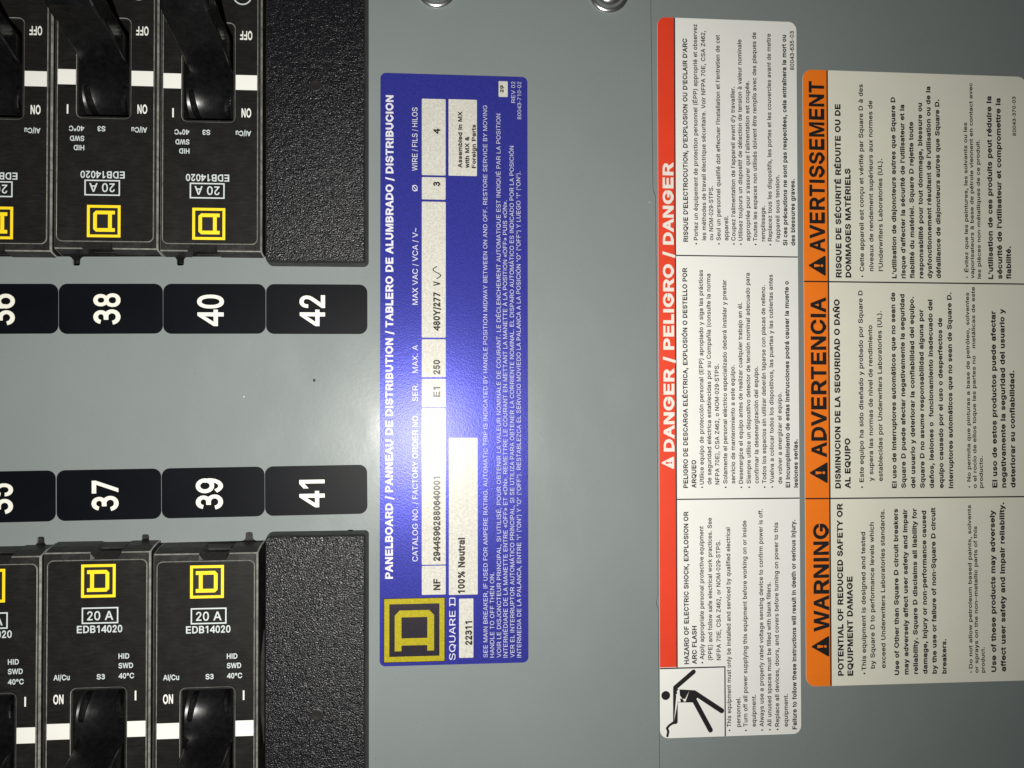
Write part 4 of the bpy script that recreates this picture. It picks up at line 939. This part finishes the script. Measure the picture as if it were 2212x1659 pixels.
    ('product.', 0.04, 1.05, 18.12, -80.47, 6.92),
    ('Use of these products may adversely', 0.062, 1.364, 21.36, -80.37, 43.87),
    ('affect user safety and impair reliability.', 0.062, 1.364, 24.12, -80.34, 45.93),
  ],
  'warn_es': [
    ('DISMINUCION DE LA SEGURIDAD O DAÑO', 0.07, 1.5, -22.09, -30.23, 50.93),
    ('AL EQUIPO', 0.07, 1.5, -19.37, -30.26, 13.49),
    ('Este equipo ha sido diseñado y probado por Square D', 0.04, 1.24, -15.58, -28.61, 51.74),
    ('•', 0.04, 1.24, -15.58, -30.17, 0),
    ('y supera las normas de nivel de rendimiento', 0.04, 1.24, -12.93, -28.35, 42.12),
    ('establecidas por Underwriters Laboratories (UL).', 0.04, 1.24, -10.28, -28.37, 46.03),
    ('El uso de interruptores automáticos que no sean de', 0.062, 1.24, -6.45, -30.28, 53.0),
    ('Square D puede afectar negativamente la seguridad', 0.062, 1.24, -3.83, -30.3, 52.58),
    ('del usuario y deteriorar la confiabilidad del equipo.', 0.062, 1.24, -1.16, -30.33, 51.91),
    ('Square D no asume responsabilidad alguna por', 0.062, 1.24, 1.48, -30.35, 48.51),
    ('daños, lesiones o  funcionamiento inadecuado del', 0.062, 1.24, 4.11, -30.37, 51.22),
    ('equipo causado por el uso o desperfectos de', 0.062, 1.24, 6.84, -30.39, 46.3),
    ('Interruptores automáticos que no sean de Square D.', 0.062, 1.24, 9.57, -30.41, 53.31),
    ('No permita que pinturas a base de petróleo, solventes', 0.04, 1.05, 14.65, -28.68, 51.62),
    ('•', 0.04, 1.05, 14.65, -30.3, 0),
    ('o el rocío de ellos toque las partes no   metálicas de este', 0.04, 1.05, 16.34, -30.47, 54.95),
    ('producto.', 0.04, 1.05, 18.13, -30.44, 8.71),
    ('El uso de estos productos puede afectar', 0.062, 1.364, 22.18, -30.4, 48.35),
    ('negativamente la seguridad del usuario y', 0.062, 1.364, 24.73, -30.42, 48.99),
    ('deteriorar su confiabilidad.', 0.062, 1.364, 27.42, -30.44, 32.05),
  ],
  'warn_fr': [
    ('RISQUE DE SÉCURITÉ RÉDUITE OU DE', 0.07, 1.5, -21.5, 26.57, 47.15),
    ('DOMMAGES MATÉRIELS', 0.07, 1.5, -18.8, 26.6, 29.64),
    ('Cette appareil est conçu et vérifié par Square D à des', 0.04, 1.24, -15.09, 28.31, 51.05),
    ('•', 0.04, 1.24, -15.09, 26.77, 0),
    ('niveaux de rendement supérieurs aux normes de', 0.04, 1.24, -12.42, 28.43, 46.52),
    ("l'Underwriters Laboratories (UL).", 0.04, 1.24, -9.78, 28.46, 30.63),
    ("L'utilisation de disjoncteurs autres que Square D", 0.062, 1.24, -5.99, 26.55, 49.52),
    ("risque d'affecter la sécurité de l'utilisateur et la", 0.062, 1.24, -3.43, 26.58, 47.5),
    ('fiabilité du matériel. Square D rejette toute', 0.062, 1.24, -0.91, 26.61, 42.87),
    ('responsabilité pour tout dommage, blessure ou', 0.062, 1.24, 1.62, 26.64, 48.09),
    ("dysfonctionnement résultant de l'utilisation ou de la", 0.062, 1.24, 4.06, 26.67, 52.65),
    ('défaillance de disjoncteurs autres que Square D.', 0.062, 1.24, 6.59, 26.71, 49.15),
    ('Évitez que les peintures, les solvants ou les', 0.04, 1.05, 14.55, 28.48, 41.22),
    ('•', 0.04, 1.05, 14.55, 26.93, 0),
    ('vaporisateurs à base de pétrole viennent en contact avec', 0.04, 1.05, 16.21, 26.74, 53.95),
    ('les pièces non-métalliques de ce produit.', 0.04, 1.05, 18.14, 26.76, 38.29),
    ("L'utilisation de ces produits peut réduire la", 0.062, 1.364, 21.59, 26.68, 50.48),
    ("sécurité de l'utilisateur et compromettre la", 0.062, 1.364, 24.24, 26.71, 49.97),
    ('fiabilité.', 0.062, 1.364, 26.81, 26.74, 9.08),
    ('80043-370-03', 0.04, 1.02, 28.73, 66.38, 10.94),
  ],
  'warn_head': [('WARNING', 0.055, 4.1, -25.67, -68.39, 28.83), ('ADVERTENCIA', 0.055, 4.1, -26.04, -21.9, 43.14), ('AVERTISSEMENT', 0.055, 4.1, -26.17, 33.35, 46.42)],
  'warn_tri': [(-30.48, -75.13, -25.52, -69.52), (-30.72, -28.84, -25.64, -23.16), (-30.69, 26.93, -25.82, 32.54)],
  'warn_bar': [-31.54, -82.85, -25.27, 83.17],
  'warn_div': [(25.37, 25.49), (-33.3, -32.49)],
}
(bx, by, bw, bh, br), (dx_, dy_, dw, dh, dr_), (wx, wy, ww, wh, wr) = [(98.5177, -14.8945, 38.0875, 152.3927, -0.0017), (171.5098, -16.8149, 38.2463, 191.0209, -0.0027), (224.1123, -17.2121, 63.9023, 165.8035, -0.0039)]
t = thing("nameplate", "blue metallic panelboard nameplate with yellow square emblem and silver boxes", "nameplate", (bx, by, 0), br)
slab("backing", (-bw / 2, -bh / 2, bw / 2, bh / 2), 1.45, .01, .10, M['blue'], t, bev=.03, seg=8)
for b in DATA['blue_boxes']:
    flat("field_panel", [rrect(*b, .22, 3)], .115, M['foil'], t)
x0, y0, x1, y1 = DATA['blue_logo']
logo(t, lambda u, v: (x1 - (x1 - x0) * v, y0 + (y1 - y0) * u), .115, M['blue_yellow'], M['blue_black'])
bw_lines = DATA['blue_white']
up_text("title_lettering", bw_lines[:1], .12, M['foil_white'], t)
up_text("field_lettering", bw_lines[1:7], .12, M['foil_white'], t)
up_text("note_lettering", bw_lines[7:], .12, M['note_white'], t)
for ln in DATA['blue_black'][:10] + DATA['blue_black'][13:]:
    up_text("printed_value", [ln], .13, M['foil_ink'], t)
up_text("origin_lettering", DATA['blue_black'][10:13], .13, M['foil_ink'], t)
qx0, qy0, qx1, qy1 = DATA['blue_sq']
up_text("maker_lettering", [("SQUARE", .0, qx1 - qx0, qx1, qy0, (qy1 - qy0) * .79)], .12, M['foil_white'], t)
sd = (qy1 - qy0) * .135; sy = qy1 - sd; k = (qx1 - qx0)
flat("maker_initial", [ccw([(qx1 - k * (v - .173) / .654, sy + sd * (u - .169) / .646) for u, v in L])[::(1 if i == 0 else -1)] for i, L in enumerate(
    [LOGO_D[0], [(.33, .255), (.33, .745), (.735, .745), (.735, .255)]])], .12, M['foil_white'], t)
a0, b0, a1, b1 = DATA['blue_tilde']
pts = [((a0 + a1) / 2 + (a1 - a0) * .42 * math.sin(2 * math.pi * i / 16), b0 + (b1 - b0) * i / 16) for i in range(17)]
L = stroke(pts, .24, 4)
V = []; T = []
for q in L:
    v, tt = fill([ccw(q)]); o = len(V); V += [(x, y, .13) for x, y in v]; T += [tuple(i + o for i in f) for f in tt]
mesh_obj("wave_mark", V, T, M['foil_ink'], t)

# ---------------------------------------------------------------- danger label
ZL = -SHEET_T - .02
t = thing("danger_label", "white danger label with red header band and electric shock pictogram", "warning label", (dx_, dy_, ZL), dr_)
w2, h2 = dw / 2, dh / 2
slab("backing", (-w2, -h2, w2, h2), 2.2, .01, .09, M['danger_paper'], t, bev=.03, seg=8)
rx0, ry0, rx1, ry1 = DATA['danger_red']
flat("header_band", [rrect(-w2 + .03, ry0, rx1, h2 - .03, (.05, .05, .05, 2.15), 8)], .105, M['red'], t)
flat("rule", [rect_loop(rx1, ry0 - .1, rx1 + .36, h2 - .06)], .115, M['ink'], t)
for y in DATA['danger_div']:
    flat("rule", [rect_loop(rx1 + .38, y - .16, w2 - .05, y + .16)], .105, M['ink'], t)
px0, py0, px1, py1 = DATA['danger_pic']
flat("rule", [rect_loop(-w2 + .05, ry0 - .46, px1, ry0 - .12)], .112, M['ink'], t)
flat("rule", [rect_loop(px1 + .02, -h2 + .05, px1 + .36, ry0 - .12)], .112, M['ink'], t)
up_text("header_lettering", DATA['danger_head'], .12, M['red_white'], t)
def triangle(box, zz, fg, bgm, parent, rot):
    x0, y0, x1, y1 = box
    ym = (y0 + y1) / 2
    tri = [(x0 + .15, ym + .16), (x0 + .15, ym - .16), (x1 - .25, y0 + .06), (x1, y0 + .22), (x1, y1 - .22), (x1 - .25, y1 - .06)]
    o = flat("alert_triangle", [ccw(tri)], zz, fg, parent)
    H = x1 - x0
    flat("exclamation_mark", [ccw([(x0 + H * .34, ym - H * .085), (x0 + H * .66, ym - H * .045), (x0 + H * .66, ym + H * .045), (x0 + H * .34, ym + H * .085)]),
                              ccw([(x0 + H * .78 + H * .075 * math.cos(i * .628), ym + H * .075 * math.sin(i * .628)) for i in range(10)])], zz + .012, bgm, o)
triangle(DATA['danger_tri'], .12, M['red_white'], M['red'], t, 0)
for key in ('danger_en', 'danger_es', 'danger_fr'):
    ls = DATA[key]; nh = 1 if key == 'danger_fr' else 2
    up_text("heading_lettering", ls[:nh], .115, M['ink'], t)
    up_text("body_lettering", ls[nh:], .115, M['ink'], t)
# pictogram: falling figure struck by a bolt from a cut wire
pic = thing_part("shock_pictogram", t)
(hx, hy), (hx2, hy2) = DATA['pic_head']; hr = 1.18
flat("figure_head", [[(hx + hr * math.cos(i * math.pi / 12), hy + hr * math.sin(i * math.pi / 12)) for i in range(24)]], .115, M['ink'], pic)
arm = DATA['pic_arm']
body = stroke([arm[0], arm[1]], 1.25) + stroke([arm[1], arm[2]], 1.2) + stroke(DATA['pic_leg1'], 1.32) + stroke(DATA['pic_leg2'], 1.32) + [ccw([tuple(p) for p in DATA['pic_torso']])]
V, T = fill([ccw(b) for b in body])
mesh_obj("figure_body", [(x, y, .115) for x, y in V], T, M['ink'], pic)
bolt = [tuple(p) for p in DATA['pic_bolt']]
V = []; T = []
bz = [(-15.1, -90.6), (-14.45, -85.1), (-14.3, -86.5), (-13.35, -84.0), (-13.25, -85.6), (-12.5, -83.2), (-13.9, -82.4), (-14.9, -83.6)]
for tri in ([(-15.35, -91.0), (-14.75, -84.4), (-14.15, -84.9)], [(-14.9, -84.1), (-13.55, -86.15), (-14.05, -83.9)], [(-14.25, -86.1), (-13.7, -86.1), (-13.9, -82.7), (-14.6, -83.2)],
            [(-13.75, -85.2), (-13.95, -84.2), (-12.55, -86.1), (-12.3, -85.4)], [(-12.75, -86.1), (-12.25, -86.0), (-11.3, -83.3)]):
    v, tt = fill([ccw(tri)]); o = len(V); V += [(x, y, .128 + .004 * (o // 3)) for x, y in v]; T += [tuple(i + o for i in f) for f in tt]
mesh_obj("lightning_bolt", V, T, M['danger_paper'], pic)
wl = stroke([tuple(p) for p in DATA['pic_wire']], .62) + stroke([(-16.3, -91.95), (-15.9, -91.35)], .2) + stroke([(-16.2, -92.0), (-15.35, -91.75)], .2)
V, T = fill([ccw(b) for b in wl])
mesh_obj("cut_wire", [(x, y, .115) for x, y in V], T, M['ink'], pic)

# ---------------------------------------------------------------- warning label
t = thing("warning_label", "cream warning label with orange header band in three languages", "warning label", (wx, wy, ZL), wr)
w2, h2 = ww / 2, wh / 2
slab("backing", (-w2, -h2, w2, h2), 2.6, .01, .09, M['warn_paper'], t, bev=.03, seg=8)
ox1 = DATA['warn_bar'][2]
flat("header_band", [rrect(-w2 + .03, -h2 + .03, ox1, h2 - .03, (2.55, .05, .05, 2.55), 8)], .105, M['orange'], t)
flat("rule", [rect_loop(ox1 - .02, -h2 + .05, ox1 + .38, h2 - .05)], .115, M['ink'], t)
for ya, yb in DATA['warn_div']:
    ym = (ya + yb) / 2
    flat("rule", [rect_loop(-w2 + .05, ym - .18, ox1 - .03, ym + .18)], .112, M['ink'], t)
    flat("rule", [rect_loop(ox1 + .39, ym - .18, w2 - .05, ym + .18)], .105, M['ink'], t)
for ln in DATA['warn_head']:
    up_text("header_lettering", [ln], .12, M['ink'], t)
for b in DATA['warn_tri']:
    triangle(b, .12, M['ink'], M['orange'], t, 0)
for key in ('warn_en', 'warn_es', 'warn_fr'):
    ls = DATA[key]
    up_text("heading_lettering", ls[:2], .115, M['ink'], t)
    up_text("body_lettering", ls[2:], .115, M['ink'], t)

# ---------------------------------------------------------------- screws at the upper edge
def screw(label, x, y):
    t = thing("screw", label, "screw", (x, y, 0), group="panel screws at the upper edge")
    def ring(r, z): return [(r * math.cos(i * math.pi / 20), r * math.sin(i * math.pi / 20), z) for i in range(40)]
    rings_obj("washer_flange", [ring(5.35, .01), ring(5.35, .35), ring(5.2, .6), ring(4.5, .8)], M['zinc'], t, smooth=True)
    rings_obj("head", [ring(4.45, .78), ring(4.3, 1.5), ring(3.9, 2.2), ring(3.2, 2.75), ring(2.3, 3.0), ring(1.6, 3.08), ring(1.5, 2.95), ring(1.3, 1.6)], M['zinc'], t, smooth=True)
    flat("recess", [ring_2d(1.29)], 1.62, M['dark'], t)
    return t
def ring_2d(r): return [(r * math.cos(i * math.pi / 20), r * math.sin(i * math.pi / 20)) for i in range(40)]
screw("zinc plated screw head above the blue nameplate's top edge", 94.0, 84.0)
screw("zinc plated screw head next to the sheet seam, above the danger label", 139.4, 84.3)
